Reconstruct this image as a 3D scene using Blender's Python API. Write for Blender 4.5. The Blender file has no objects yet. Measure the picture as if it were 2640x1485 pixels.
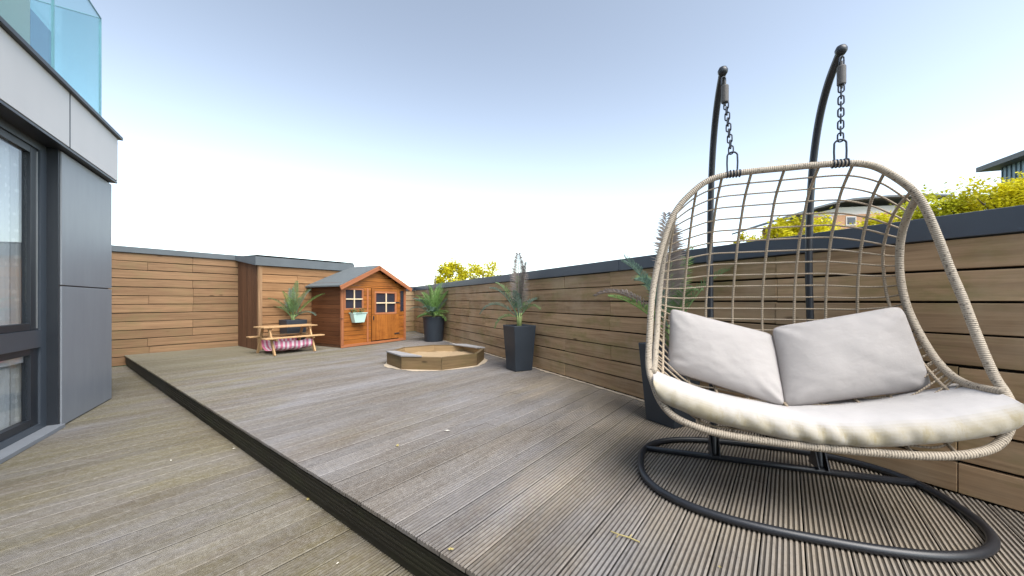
import bpy, math, random
import numpy as np
from mathutils import Vector, Matrix, noise as mnoise
random.seed(7)
sc = bpy.context.scene
COL = sc.collection
R = math.radians

# ------------------------------------------------------------------ mesh helpers
class MB:
    def __init__(s):
        s.v = []; s.f = []; s.uv = []; s.t = []
    def face(s, idx, uv=None, tone=0.5):
        s.f.append(idx); s.uv.append(uv or [(0, 0)] * len(idx)); s.t.append(tone)
    def quad(s, a, b, c, d, uv=None, tone=0.5):
        n = len(s.v); s.v += [tuple(a), tuple(b), tuple(c), tuple(d)]
        s.face([n, n+1, n+2, n+3], uv, tone)
    def poly(s, pts, tone=0.5, uv=None):
        n = len(s.v); s.v += [tuple(p) for p in pts]
        s.face(list(range(n, n+len(pts))), uv or [(p[0], p[1]) for p in pts], tone)
    def box(s, c, size, ax=None, tone=None, grain=0):
        """box with centre c, full sizes along axes ax; uv runs along axis `grain`"""
        ax = ax or (Vector((1,0,0)), Vector((0,1,0)), Vector((0,0,1)))
        c = Vector(c); ax = [Vector(a) for a in ax]
        tone = random.random() if tone is None else tone
        o = random.random() * 50; o2 = random.random() * 50
        h = [x / 2 for x in size]
        for k in range(3):
            for sg in (-1, 1):
                i, j = [(1, 2), (2, 0), (0, 1)][k]
                if sg < 0: i, j = j, i
                cs = []; uv = []
                for (si, sj) in ((-1,-1), (1,-1), (1,1), (-1,1)):
                    p = c + ax[k]*sg*h[k] + ax[i]*si*h[i] + ax[j]*sj*h[j]
                    cs.append(p)
                    q = {k: sg*h[k], i: si*h[i], j: sj*h[j]}
                    oth = [m for m in range(3) if m != grain]
                    uv.append((q[grain] + o, q[oth[0]] + q[oth[1]] + o2))
                s.quad(*cs, uv=uv, tone=tone)
    def prism(s, pts, vec, tone=0.5):
        """polygon pts (3d) extruded by vec"""
        vec = Vector(vec); n = len(s.v); m = len(pts)
        pts = [Vector(p) for p in pts]
        s.v += [tuple(p) for p in pts] + [tuple(p + vec) for p in pts]
        o = random.random() * 20
        s.face([n+i for i in range(m)][::-1], [(pts[i].x+o, pts[i].y+pts[i].z) for i in range(m)][::-1], tone)
        s.face([n+m+i for i in range(m)], [(pts[i].x+o, pts[i].y+pts[i].z) for i in range(m)], tone)
        L = 0
        for i in range(m):
            j = (i+1) % m; d = (pts[j]-pts[i]).length
            s.face([n+i, n+j, n+m+j, n+m+i], [(L+o,0), (L+d+o,0), (L+d+o,vec.length), (L+o,vec.length)], tone)
            L += d
    def tube(s, pts, r, sides=10, closed=False, caps=True, tone=0.5):
        pts = [Vector(p) for p in pts]; n = len(pts)
        rr = r if isinstance(r, (list, tuple)) else [r]*n
        tang = []
        for i in range(n):
            if closed: t = pts[(i+1) % n] - pts[i-1]
            else: t = pts[min(i+1, n-1)] - pts[max(i-1, 0)]
            tang.append(t.normalized())
        up = Vector((0,0,1)) if abs(tang[0].z) < .9 else Vector((1,0,0))
        nrm = (up - tang[0]*up.dot(tang[0])).normalized()
        base = len(s.v); L = 0; Ls = []
        for i in range(n):
            if i:
                nrm = (nrm - tang[i]*nrm.dot(tang[i])).normalized(); L += (pts[i]-pts[i-1]).length
            Ls.append(L)
            bn = tang[i].cross(nrm)
            for k in range(sides):
                a = 2*math.pi*k/sides
                s.v.append(tuple(pts[i] + (nrm*math.cos(a) + bn*math.sin(a))*rr[i]))
        segs = n if closed else n-1
        for i in range(segs):
            j = (i+1) % n
            l0, l1 = Ls[i], (Ls[j] if j else L + (pts[0]-pts[-1]).length)
            for k in range(sides):
                k2 = (k+1) % sides
                s.face([base+i*sides+k, base+i*sides+k2, base+j*sides+k2, base+j*sides+k],
                       [(l0, k/sides), (l0, (k+1)/sides), (l1, (k+1)/sides), (l1, k/sides)], tone)
        if caps and not closed:
            s.face([base+k for k in range(sides)][::-1], None, tone)
            s.face([base+(n-1)*sides+k for k in range(sides)], None, tone)
    def lathe(s, prof, seg=24, c=(0,0,0), tone=0.5):
        b = len(s.v)
        for (r, z) in prof:
            for k in range(seg):
                a = 2*math.pi*k/seg
                s.v.append((c[0]+r*math.cos(a), c[1]+r*math.sin(a), c[2]+z))
        for i in range(len(prof)-1):
            for k in range(seg):
                k2 = (k+1) % seg
                s.face([b+i*seg+k, b+i*seg+k2, b+(i+1)*seg+k2, b+(i+1)*seg+k],
                       [(k/seg, prof[i][1]), ((k+1)/seg, prof[i][1]), ((k+1)/seg, prof[i+1][1]), (k/seg, prof[i+1][1])], tone)
    def build(s, name, mat, parent=None, smooth=False, bevel=0, loc=None):
        me = bpy.data.meshes.new(name)
        me.from_pydata(s.v, [], s.f)
        uvl = me.uv_layers.new(name='UVMap')
        uvl.data.foreach_set('uv', np.array([c for f in s.uv for c in f], dtype=np.float32).ravel())
        ca = me.color_attributes.new('tone', 'FLOAT_COLOR', 'CORNER')
        arr = np.concatenate([np.full((len(f), 4), t, dtype=np.float32) for f, t in zip(s.f, s.t)]) if s.f else np.zeros((0,4))
        ca.data.foreach_set('color', arr.ravel())
        if smooth: me.polygons.foreach_set('use_smooth', [True]*len(me.polygons))
        me.update()
        o = bpy.data.objects.new(name, me); COL.objects.link(o)
        if mat: me.materials.append(mat)
        if parent: o.parent = parent
        if loc: o.location = loc
        if bevel:
            md = o.modifiers.new('w', 'WELD'); md.merge_threshold = 1e-5
            md = o.modifiers.new('b', 'BEVEL'); md.width = bevel; md.segments = 2; md.limit_method = 'ANGLE'
        return o

def tag(o, label=None, cat=None, group=None, kind=None):
    if label: o['label'] = label
    if cat: o['category'] = cat
    if group: o['group'] = group
    if kind: o['kind'] = kind
    return o
def thing(name, label, cat, loc=(0,0,0), rz=0, group=None):
    o = bpy.data.objects.new(name, None); COL.objects.link(o)
    o.location = loc; o.rotation_euler = (0,0,rz); o.empty_display_size = .1
    return tag(o, label, cat, group)

def spline(P, n=8, closed=False):
    P = [Vector(p) for p in P]; out = []; m = len(P)
    rng = m if closed else m-1
    for i in range(rng):
        if closed: p0, p1, p2, p3 = P[i-1], P[i], P[(i+1) % m], P[(i+2) % m]
        else: p0, p1, p2, p3 = P[max(i-1,0)], P[i], P[i+1], P[min(i+2,m-1)]
        for k in range(n):
            t = k/n
            out.append(0.5*((2*p1) + (p2-p0)*t + (2*p0-5*p1+4*p2-p3)*t*t + (3*p1-p0-3*p2+p3)*t**3))
    if not closed: out.append(P[-1])
    return out
def resample(pts, n):
    L = [0]
    for a, b in zip(pts[:-1], pts[1:]): L.append(L[-1] + (b-a).length)
    out = []; j = 0
    for k in range(n):
        t = L[-1]*k/(n-1)
        while j < len(pts)-2 and L[j+1] < t: j += 1
        d = L[j+1]-L[j]
        out.append(pts[j].lerp(pts[j+1], (t-L[j])/d if d > 1e-9 else 0))
    return out

# ------------------------------------------------------------------ materials
class NT:
    def __init__(s, name):
        s.m = bpy.data.materials.new(name); s.m.use_nodes = True
        s.nt = s.m.node_tree; s.nt.nodes.clear()
        s.out = s.n('ShaderNodeOutputMaterial')
        s.b = s.n('ShaderNodeBsdfPrincipled'); s.l(s.b.outputs[0], s.out.inputs[0])
    def n(s, t, **kw):
        x = s.nt.nodes.new(t)
        for k, v in kw.items(): setattr(x, k, v)
        return x
    def l(s, a, b): s.nt.links.new(a, b)
    def val(s, sock, v):
        if hasattr(v, 'links') or hasattr(v, 'is_linked'): s.l(v, sock)
        else: sock.default_value = v
    def mix(s, fac, a, b, mode='MIX'):
        x = s.n('ShaderNodeMix', data_type='RGBA', blend_type=mode); x.clamp_factor = True
        for sock, v in ((x.inputs[0], fac), (x.inputs[6], a), (x.inputs[7], b)):
            if isinstance(v, tuple) and len(v) == 3: v = (*v, 1)
            s.val(sock, v)
        return x.outputs[2]
    def math(s, op, a, b=0.0, clamp=False):
        x = s.n('ShaderNodeMath', operation=op); x.use_clamp = clamp
        s.val(x.inputs[0], a); s.val(x.inputs[1], b); return x.outputs[0]
    def ramp(s, fac, stops):
        x = s.n('ShaderNodeValToRGB'); s.l(fac, x.inputs[0])
        e = x.color_ramp.elements
        while len(e) < len(stops): e.new(.5)
        for el, (p, c) in zip(e, stops):
            el.position = p; el.color = (*c, 1) if isinstance(c, tuple) else (c, c, c, 1)
        return x.outputs[0]
    def noise(s, vec, scale, detail=4, rough=.6, dist=0, out=0):
        x = s.n('ShaderNodeTexNoise'); s.l(vec, x.inputs['Vector'])
        x.inputs['Scale'].default_value = scale; x.inputs['Detail'].default_value = detail
        x.inputs['Roughness'].default_value = rough; x.inputs['Distortion'].default_value = dist
        return x.outputs[out]
    def mapping(s, vec, scale=(1,1,1), loc=(0,0,0), rot=(0,0,0)):
        x = s.n('ShaderNodeMapping'); s.l(vec, x.inputs[0])
        x.inputs['Scale'].default_value = scale; x.inputs['Location'].default_value = loc; x.inputs['Rotation'].default_value = rot
        return x.outputs[0]
    def coord(s, which='Object'):
        if not hasattr(s, '_tc'): s._tc = s.n('ShaderNodeTexCoord')
        return s._tc.outputs[which]
    def geo(s):
        if not hasattr(s, '_g'): s._g = s.n('ShaderNodeNewGeometry')
        return s._g.outputs['Position']
    def tone(s):
        x = s.n('ShaderNodeAttribute'); x.attribute_name = 'tone'; return x.outputs['Fac']
    def bump(s, h, strength=.3, dist=.01):
        x = s.n('ShaderNodeBump'); x.inputs['Strength'].default_value = strength; x.inputs['Distance'].default_value = dist
        s.l(h, x.inputs['Height']); s.l(x.outputs[0], s.b.inputs['Normal'])
    def set(s, color=None, rough=None, metal=None, spec=None):
        if color is not None:
            if isinstance(color, tuple): color = (*color, 1)
            s.val(s.b.inputs['Base Color'], color)
        if rough is not None: s.val(s.b.inputs['Roughness'], rough)
        if metal is not None: s.val(s.b.inputs['Metallic'], metal)
        if spec is not None: s.val(s.b.inputs['Specular IOR Level'], spec)
        return s

def wood(name, dark, light, stain=None, stain_amt=.5, rough=.75, knots=True, weather=None, grain=1.0, spec=.3, tonevar=.3):
    t = NT(name); uv = t.coord('UV')
    g1 = t.noise(t.mapping(uv, (1.6, 34*grain, 1)), 1.0, 6, .65, .6)
    g2 = t.noise(t.mapping(uv, (.7, 9, 1), (3, 1, 0)), 1.0, 4, .6, 1.0)
    f = t.math('ADD', t.math('MULTIPLY', g1, .6), t.math('MULTIPLY', g2, .4))
    c = t.mix(t.ramp(f, [(.30, 0.0), (.70, 1.0)]), dark, light)
    tn = t.math('ADD', t.math('MULTIPLY', t.tone(), tonevar), 1-tonevar/2)
    c = t.mix(1.0, c, t.mix(1.0, (1,1,1), tn, 'MULTIPLY'), 'MULTIPLY')
    big = t.noise(t.geo(), 1.3, 5, .65)
    if stain:
        s2 = t.noise(t.mapping(t.geo(), (1, 1, 2.2)), 2.3, 6, .7)
        c = t.mix(t.math('MULTIPLY', t.ramp(s2, [(.48, 0.0), (.72, 1.0)]), stain_amt), c, stain)
    if weather:
        c = t.mix(t.math('MULTIPLY', t.ramp(big, [(.45, 0.0), (.7, 1.0)]), .6), c, weather)
    h = f
    if knots:
        vo = t.n('ShaderNodeTexVoronoi'); t.l(t.mapping(uv, (2.3, 7.5, 1)), vo.inputs['Vector']); vo.inputs['Scale'].default_value = 1
        k = t.ramp(vo.outputs['Distance'], [(.05, 1.0), (.13, 0.0)])
        sel = t.ramp(vo.outputs['Color'], [(.55, 0.0), (.6, 1.0)])
        c = t.mix(t.math('MULTIPLY', t.math('MULTIPLY', k, sel), .75), c, tuple(x*.35 for x in dark))
    t.set(c, rough, spec=spec); t.bump(h, .35, .006)
    return t.m

def plain(name, col, rough=.5, metal=0, var=.12, scale=6, bump=.1, spec=.5, bscale=60):
    t = NT(name); p = t.coord('Object')
    n = t.noise(p, scale, 5, .6)
    c = t.mix(n, tuple(x*(1-var) for x in col), tuple(min(1, x*(1+var)) for x in col))
    t.set(c, t.math('ADD', t.math('MULTIPLY', n, .15), rough-.07), metal, spec)
    if bump: t.bump(t.noise(p, bscale, 3, .6), bump, .003)
    return t.m

M = {}
# deck: grooved softwood, grey where worn, olive where algae grows
def deck_mat(name, lower):
    t = NT(name); uv = t.coord('UV'); pos = t.geo()
    rot = (0, 0, -math.atan2(.796, .606))
    g1 = t.noise(t.mapping(uv, (3.0, 60, 1)), 1, 5, .7, .4)
    g2 = t.noise(t.mapping(uv, (.9, 9, 1), (7, 3, 0)), 1, 5, .7, .8)
    f = t.math('ADD', t.math('MULTIPLY', g1, .68), t.math('MULTIPLY', g2, .32))
    al = lambda sc, l: t.mapping(pos, sc, l, rot)      # stretched along the boards
    c = t.mix(t.ramp(f, [(.32, 0.0), (.68, 1.0)]), (.095, .080, .064), (.205, .180, .157))
    w = t.noise(t.mapping(al((1,1,1), (0,0,0)), (.45, 1.3, 1), (3.1, 0, 0)), 1.1, 6, .66)
    c = t.mix(t.math('MULTIPLY', t.ramp(w, [(.38, 0.0), (.64, 1.0)]), .60 if not lower else .38), c, (.225, .225, .243))
    a = t.noise(t.mapping(al((1,1,1), (0,0,0)), (.5, 1.4, 1), (0, 5.3, 0)), 1.3, 7, .7)
    sx = t.n('ShaderNodeSeparateXYZ'); t.l(pos, sx.inputs[0])
    if lower: bias = .03
    else: bias = t.math('MINIMUM', t.math('MAXIMUM', t.math('MULTIPLY', t.math('ADD', sx.outputs[0], 3.4), -.10), -.16), .16)
    am = t.ramp(t.math('ADD', a, bias), [(.38, 0.0), (.62, 1.0)])
    c = t.mix(t.math('MULTIPLY', am, .74), c, (.142, .120, .058))
    br = t.noise(t.mapping(al((1,1,1), (0,0,0)), (.6, 1.6, 1), (9, 2, 0)), 1.5, 7, .72)
    c = t.mix(t.math('MULTIPLY', t.ramp(br, [(.48, 0.0), (.74, 1.0)]), .6), c, (.10, .073, .05))
    tan = t.noise(t.mapping(al((1,1,1), (0,0,0)), (.5, 1.2, 1), (2, 8, 0)), 1.0, 6, .7)
    tb = t.math('MINIMUM', t.math('MAXIMUM', t.math('MULTIPLY', t.math('ADD', sx.outputs[0], -.2), .22), -.2), .2)
    c = t.mix(t.math('MULTIPLY', t.ramp(t.math('ADD', tan, tb), [(.46, 0.0), (.74, 1.0)]), .7), c, (.33, .275, .205))
    md = t.noise(pos, 34, 5, .75)
    c = t.mix(t.ramp(md, [(.45, .0), (.66, .30)]), c, (.33, .31, .28))
    c = t.mix(t.ramp(t.noise(t.mapping(pos, (1,1,1), (4,4,4)), 21, 4, .75), [(.56, .0), (.74, .5)]), c, (.065, .052, .038))
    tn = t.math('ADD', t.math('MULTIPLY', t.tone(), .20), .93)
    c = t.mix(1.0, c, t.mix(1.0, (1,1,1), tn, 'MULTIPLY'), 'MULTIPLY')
    sp = t.noise(pos, 26, 3, .7)
    c = t.mix(t.ramp(sp, [(.72, 0.0), (.78, .5)]), c, (.5, .48, .43))
    t.set(c, t.math('ADD', t.math('MULTIPLY', w, .25), .55), spec=.3); t.bump(t.math('ADD', f, md), .3, .004)
    return t.m
M['deck'] = deck_mat('decking', False)
M['deck_low'] = deck_mat('decking_lower', True)
M['dark_backing'] = plain('gap_backing', (.03, .026, .02), .9, var=.4)  # near-black backing behind the gaps of deck and wall boards
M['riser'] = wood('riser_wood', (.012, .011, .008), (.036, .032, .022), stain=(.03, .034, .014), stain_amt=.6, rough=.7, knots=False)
M['sleeper'] = wood('parapet_wood', (.195, .118, .062), (.49, .325, .185), stain=(.20, .175, .06), stain_amt=.75, weather=(.45, .35, .235))
M['back_fence'] = wood('back_fence_wood', (.150, .082, .042), (.345, .208, .110), stain=(.20, .155, .07), stain_amt=.55)
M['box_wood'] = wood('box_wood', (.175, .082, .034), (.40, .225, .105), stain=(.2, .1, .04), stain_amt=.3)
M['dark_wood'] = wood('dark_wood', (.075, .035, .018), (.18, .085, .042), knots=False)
M['cap_grey'] = plain('capping', (.050, .062, .080), .45, var=.2, scale=3, bump=.05)
M['cap_felt'] = plain('capping_felt', (.10, .115, .125), .75, var=.25, scale=4, bump=.2)
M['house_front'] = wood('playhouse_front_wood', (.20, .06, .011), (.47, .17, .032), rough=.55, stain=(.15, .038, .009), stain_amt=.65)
M['house_side_shaded'] = wood('playhouse_side_shaded_wood', (.085, .03, .012), (.17, .066, .026), rough=.6)  # same stain as the front, darkened so the colour carries the side's shade
M['house_trim'] = wood('playhouse_trim_wood', (.26, .085, .035), (.47, .19, .085), rough=.6, knots=False)
M['felt'] = plain('roof_felt', (.105, .118, .122), .9, var=.25, scale=14, bump=.5, bscale=180)
M['cream'] = plain('cream_paint', (.72, .56, .36), .5, var=.06)
M['dark_pane'] = plain('playhouse_pane', (.035, .033, .045), .12, var=.2, bump=0)
M['table_wood'] = wood('picnic_wood', (.30, .17, .075), (.60, .39, .20), rough=.65, knots=False)
M['sand_wood'] = wood('sandpit_wood', (.09, .058, .027), (.20, .135, .068), stain=(.10, .085, .03), stain_amt=.5)
M['sand_inner'] = wood('sandpit_inner_wood', (.21, .14, .07), (.38, .27, .145), rough=.7, knots=False)
M['seat_grey'] = wood('sandpit_seat_wood', (.20, .19, .185), (.38, .37, .37), rough=.6, knots=False)
t = NT('sand'); n = t.noise(t.geo(), 40, 6, .75); n2 = t.noise(t.geo(), 5, 4)
t.set(t.mix(n2, t.mix(n, (.27, .19, .11), (.45, .35, .225)), (.35, .25, .15)), .95, spec=.1); t.bump(n, .6, .01); M['sand'] = t.m
M['pot'] = plain('pot_plastic', (.025, .033, .044), .48, var=.18, scale=5, bump=.12, bscale=90)
M['soil'] = plain('soil', (.05, .035, .022), .95, var=.5, scale=30, bump=.8)
M['steel'] = plain('powder_coated_steel', (.016, .018, .023), .38, var=.12, bump=.12, bscale=220, spec=.55)
M['chain'] = plain('chain_steel', (.028, .035, .048), .42, metal=.35, bump=.1)
M['spring'] = plain('spring_cover', (.085, .078, .072), .6, bump=.3)

# wicker wrapped on tube: uv.x metres along tube, uv.y round it
def wicker(name, pitch, base, dark):
    t = NT(name); uv = t.coord('UV')
    sx = t.n('ShaderNodeSeparateXYZ'); t.l(uv, sx.inputs[0])
    ph = t.math('MULTIPLY', t.math('ADD', t.math('DIVIDE', sx.outputs[0], pitch), t.math('MULTIPLY', sx.outputs[1], 1.0)), 6.2832)
    w = t.math('ABSOLUTE', t.math('SINE', t.math('MULTIPLY', ph, .5)))
    # broken dark specks where the weave crosses
    vo = t.n('ShaderNodeTexVoronoi'); t.l(t.mapping(uv, (1/(pitch*1.3), 7, 1)), vo.inputs['Vector']); vo.inputs['Scale'].default_value = 1
    sp = t.ramp(vo.outputs['Distance'], [(.20, 1.0), (.38, 0.0)])
    sel = t.ramp(vo.outputs['Color'], [(.36, 0.0), (.44, 1.0)])
    big = t.noise(t.geo(), 8, 4)
    c = t.mix(big, tuple(x*.78 for x in base), base)
    c = t.mix(t.ramp(w, [(0.0, .6), (.38, 0.0)]), c, dark)
    c = t.mix(t.math('MULTIPLY', t.math('MULTIPLY', sp, sel), .7), c, dark)
    t.set(c, .6, spec=.3); t.bump(w, .7, .003)
    return t.m
M['wicker'] = wicker('wicker_wrap', .0095, (.44, .375, .295), (.07, .058, .046))
M['cord'] = wicker('wicker_cord', .012, (.41, .33, .24), (.18, .14, .10))

# cushion fabric
def fabric(name, stained):
    t = NT(name); p = t.coord('Object')
    n = t.noise(p, 3.5, 5, .6)
    c = t.mix(n, (.335, .312, .300), (.42, .394, .38))
    if stained:
        c = t.mix(n, (.40, .38, .37), (.49, .47, .46))
        tn = t.tone()
        s1 = t.noise(t.mapping(p, (2.2, 1, 3)), 3.0, 6, .72)
        c = t.mix(t.math('MULTIPLY', tn, t.ramp(s1, [(.22, 0.25), (.58, 1.0)])), c, (.34, .30, .215))
        s2 = t.noise(t.mapping(p, (13, 2, 5), (0,0,0), (0, .6, 0)), 1.6, 6, .75)
        c = t.mix(t.math('MULTIPLY', tn, t.ramp(s2, [(.50, 0.0), (.70, .65)])), c, (.27, .215, .085))
    wv = t.n('ShaderNodeTexWave'); t.l(p, wv.inputs[0]); wv.inputs['Scale'].default_value = 160
    t.set(c, .85, spec=.15); t.bump(t.math('ADD', t.noise(p, 9, 5, .6), t.math('MULTIPLY', wv.outputs['Fac'], .04)), .35, .02)
    t.b.inputs['Sheen Weight'].default_value = .15
    return t.m
M['fabric'] = fabric('pillow_cotton', False)
M['fabric_seat'] = fabric('seat_cotton', True)
M['piping'] = plain('seam_piping', (.25, .215, .2), .85)

# foliage
def foliage(name, a, b, trans=.35, tip=None):
    t = NT(name)
    c = t.mix(t.tone(), a, b)
    c = t.mix(t.math('MULTIPLY', t.noise(t.geo(), 1.7, 3), .6), c, tuple(min(1, x*1.25) for x in b))
    t.set(c, .5, spec=.3)
    tr = t.n('ShaderNodeBsdfTranslucent'); t.l(c, tr.inputs[0])
    mx = t.n('ShaderNodeMixShader'); mx.inputs[0].default_value = trans
    t.l(t.b.outputs[0], mx.inputs[1]); t.l(tr.outputs[0], mx.inputs[2]); t.l(mx.outputs[0], t.out.inputs[0])
    return t.m
M['palm'] = foliage('palm_green', (.055, .10, .047), (.18, .28, .115))
M['palm_pale'] = foliage('palm_pale_green', (.09, .17, .06), (.24, .40, .12))
M['palm_dry'] = foliage('palm_dry', (.15, .128, .115), (.25, .212, .19))
M['palm_blue'] = foliage('palm_blue_green', (.06, .11, .088), (.165, .255, .195))
M['stem'] = foliage('palm_stem', (.10, .15, .05), (.24, .30, .12), .1)
M['tree'] = foliage('sunlit_leaves', (.16, .145, .010), (.70, .63, .022), .4)
M['tree2'] = foliage('hedge_leaves', (.13, .13, .012), (.58, .58, .035), .4)
M['bark'] = plain('bark', (.09, .065, .045), .9, var=.4, bump=.8)

# building
t = NT('grey_cladding'); p = t.coord('Object')
n = t.noise(t.mapping(p, (3, 3, .6)), 2, 6, .65); n2 = t.noise(t.mapping(p, (9, 9, 4)), 1, 5)
t.set(t.mix(t.math('ADD', t.math('MULTIPLY', n, .7), t.math('MULTIPLY', n2, .3)), (.20, .212, .232), (.30, .315, .335)), .45); t.bump(n2, .05, .003); M['clad'] = t.m
t = NT('pale_cladding'); p = t.coord('Object')
n = t.noise(t.mapping(p, (1, 1, .5)), 1.6, 5, .6)
t.set(t.mix(n, (.57, .545, .535), (.68, .655, .645)), .55); M['fascia'] = t.m
M['frame'] = plain('window_frame_paint', (.065, .078, .095), .35, var=.08, bump=0)
M['frame_dark'] = plain('window_gasket', (.022, .026, .033), .4, var=.1, bump=0)
M['trim_dark'] = plain('dark_trim', (.025, .027, .032), .4, bump=0)
M['alu'] = plain('aluminium_edge', (.55, .56, .57), .35, metal=.8, bump=0)
M['beige'] = plain('beige_render', (.58, .53, .45), .8, var=.08, scale=2)
M['room'] = plain('room_paint', (.60, .60, .58), .8, var=.04)
M['brick'] = None
def glass(name, tint, refl, rough=0.0):
    t = NT(name); t.nt.nodes.remove(t.b)
    tr = t.n('ShaderNodeBsdfTransparent'); tr.inputs[0].default_value = (*tint, 1)
    gl = t.n('ShaderNodeBsdfGlossy'); gl.inputs[0].default_value = (1, 1, 1, 1); gl.inputs['Roughness'].default_value = rough
    lw = t.n('ShaderNodeLayerWeight'); lw.inputs[0].default_value = .5
    f = t.math('ADD', t.math('MULTIPLY', t.math('POWER', lw.outputs['Facing'], 4.0), .55), refl, True)
    mx = t.n('ShaderNodeMixShader'); t.l(f, mx.inputs[0]); t.l(tr.outputs[0], mx.inputs[1]); t.l(gl.outputs[0], mx.inputs[2])
    t.l(mx.outputs[0], t.out.inputs[0]); return t.m
M['balu'] = glass('balustrade_glass', (.75, .89, .90), .03)
M['balu_edge'] = plain('glass_edge', (.16, .38, .42), .2, bump=0)
M['win_glass'] = glass('window_glass', (.97, .985, .99), .04)
M['blue_glass'] = plain('blue_glazing', (.16, .27, .46), .1, bump=0)
t = NT('net_curtain'); uv = t.coord('UV')
vo = t.n('ShaderNodeTexVoronoi'); t.l(t.mapping(uv, (14, 14, 1)), vo.inputs['Vector']); vo.inputs['Randomness'].default_value = .35; vo.inputs['Scale'].default_value = 1
dots = t.ramp(vo.outputs['Distance'], [(.22, 1.0), (.34, 0.0)])
t.set(t.mix(dots, (.68, .70, .71), (.90, .91, .91)), .9)
tr = t.n('ShaderNodeBsdfTranslucent'); tr.inputs[0].default_value = (.8, .82, .84, 1)
mx = t.n('ShaderNodeMixShader'); mx.inputs[0].default_value = .35
t.l(t.b.outputs[0], mx.inputs[1]); t.l(tr.outputs[0], mx.inputs[2]); t.l(mx.outputs[0], t.out.inputs[0]); M['curtain'] = t.m
# striped cloth
t = NT('pink_stripes'); uv = t.coord('UV'); sx = t.n('ShaderNodeSeparateXYZ'); t.l(uv, sx.inputs[0])
s = t.math('FRACT', t.math('DIVIDE', sx.outputs[0], .078))
t.set(t.mix(t.ramp(s, [(.47, 0.0), (.53, 1.0)]), (.70, .22, .34), (.82, .70, .72)), .85, spec=.1); M['stripes'] = t.m
M['mint'] = plain('mint_enamel', (.50, .68, .60), .4, var=.1)
# brick
t = NT('orange_brick'); bk = t.n('ShaderNodeTexBrick'); t.l(t.mapping(t.coord('UV'), (1,1,1)), bk.inputs[0])
bk.inputs['Color1'].default_value = (.42, .17, .06, 1); bk.inputs['Color2'].default_value = (.5, .22, .085, 1); bk.inputs['Mortar'].default_value = (.5, .42, .33, 1)
bk.inputs['Scale'].default_value = 1; bk.inputs['Brick Width'].default_value = .22; bk.inputs['Row Height'].default_value = .075; bk.inputs['Mortar Size'].default_value = .01
t.set(bk.outputs[0], .85); M['brick'] = t.m
M['roof_grey'] = plain('roof_sheet', (.10, .105, .11), .5, var=.15)
M['blue_clad'] = plain('blue_cladding', (.20, .30, .38), .35, var=.1)
M['blue_clad_dark'] = plain('blue_cladding_joint', (.05, .08, .11), .4)
M['white_wall'] = plain('white_render', (.62, .60, .57), .8, var=.06)
M['ground'] = plain('grass_ground', (.07, .085, .03), .95, var=.4, scale=.6, bump=.5)

# ------------------------------------------------------------------ frame of the terrace
E0 = Vector((-6.914, 6.5, 0)); SD = Vector((.796, -.606, 0)).normalized(); BD = Vector((.606, .796, 0)).normalized()
Z3 = Vector((0,0,1))
def D(q, p, z=0.0): return E0 + SD*q + BD*p + Z3*z
def p_wall(q): return 5.066 - .4415*(q - 2.938)
LOW = -.2

# grooved deck boards
BW = .145
def deck(name, q0, q1, pmin, pmax, z, mat, joints):
    mb = MB(); nb = int((q1-q0)/BW)
    for i in range(nb):
        qa = q0 + i*BW
        # profile across one board
        prof = [(.003, -.02), (.003, -.004), (.007, 0)]
        ng = 7; w = BW - .014
        for g in range(ng):
            c0 = .007 + w*(g+.5)/ng
            hw = .0041
            prof += [(c0-hw-.0015, 0), (c0-hw, -.006), (c0+hw, -.006), (c0+hw+.0015, 0)]
        prof += [(BW-.007, 0), (BW-.003, -.004), (BW-.003, -.02)]
        pe = pmax(qa + BW*.5) if callable(pmax) else pmax
        cuts = [pmin]
        x = pmin + random.uniform(1.0, 4.2) if joints else 1e3
        while x < pe - .5:
            cuts += [x, x+.0015]; x += random.choice([3.6, 4.2, 4.8])
        cuts.append(pe)
        for a, b in zip(cuts[0::2], cuts[1::2]):
            tone = random.random(); o = random.random()*40; o2 = random.random()*40
            dz = random.uniform(-.0015, .0015)
            n = len(mb.v)
            for (y, zz) in prof:
                mb.v.append(tuple(D(qa+y, a, z+zz+dz))); mb.v.append(tuple(D(qa+y, b, z+zz+dz)))
            m = len(prof)
            for k in range(m-1):
                i0 = n+2*k
                mb.face([i0, i0+2, i0+3, i0+1], [(a+o, prof[k][0]+o2), (a+o, prof[k+1][0]+o2), (b+o, prof[k+1][0]+o2), (b+o, prof[k][0]+o2)],
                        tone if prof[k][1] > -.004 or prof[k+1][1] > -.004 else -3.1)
            mb.face([n+2*k for k in range(m)], [(o, y+o2) for y, _ in prof], tone)
            mb.face([n+2*k+1 for k in range(m)][::-1], [(o, y+o2) for y, _ in prof][::-1], tone)
    ob = mb.build(name, mat)
    tag(ob, kind='structure'); return ob
Q0, Q1 = -.22, 13.2
deck('upper_deck', Q0, Q1, -.012, lambda q: p_wall(q)+.03, 0, M['deck'], True)
deck('lower_deck', Q0, Q1, -4.2, .02, LOW, M['deck_low'], False)
mb = MB()   # near-black sheets in place of the joist void below the boards
mb.quad(D(Q0,.03,-.05), D(Q1,.03,-.05), D(Q1,p_wall(Q1),-.05), D(Q0,p_wall(Q0),-.05))
mb.quad(D(Q0,-4.2,LOW-.03), D(Q1,-4.2,LOW-.03), D(Q1,.1,LOW-.03), D(Q0,.1,LOW-.03))
tag(mb.build('deck_base', M['dark_backing']), kind='structure')
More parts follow.
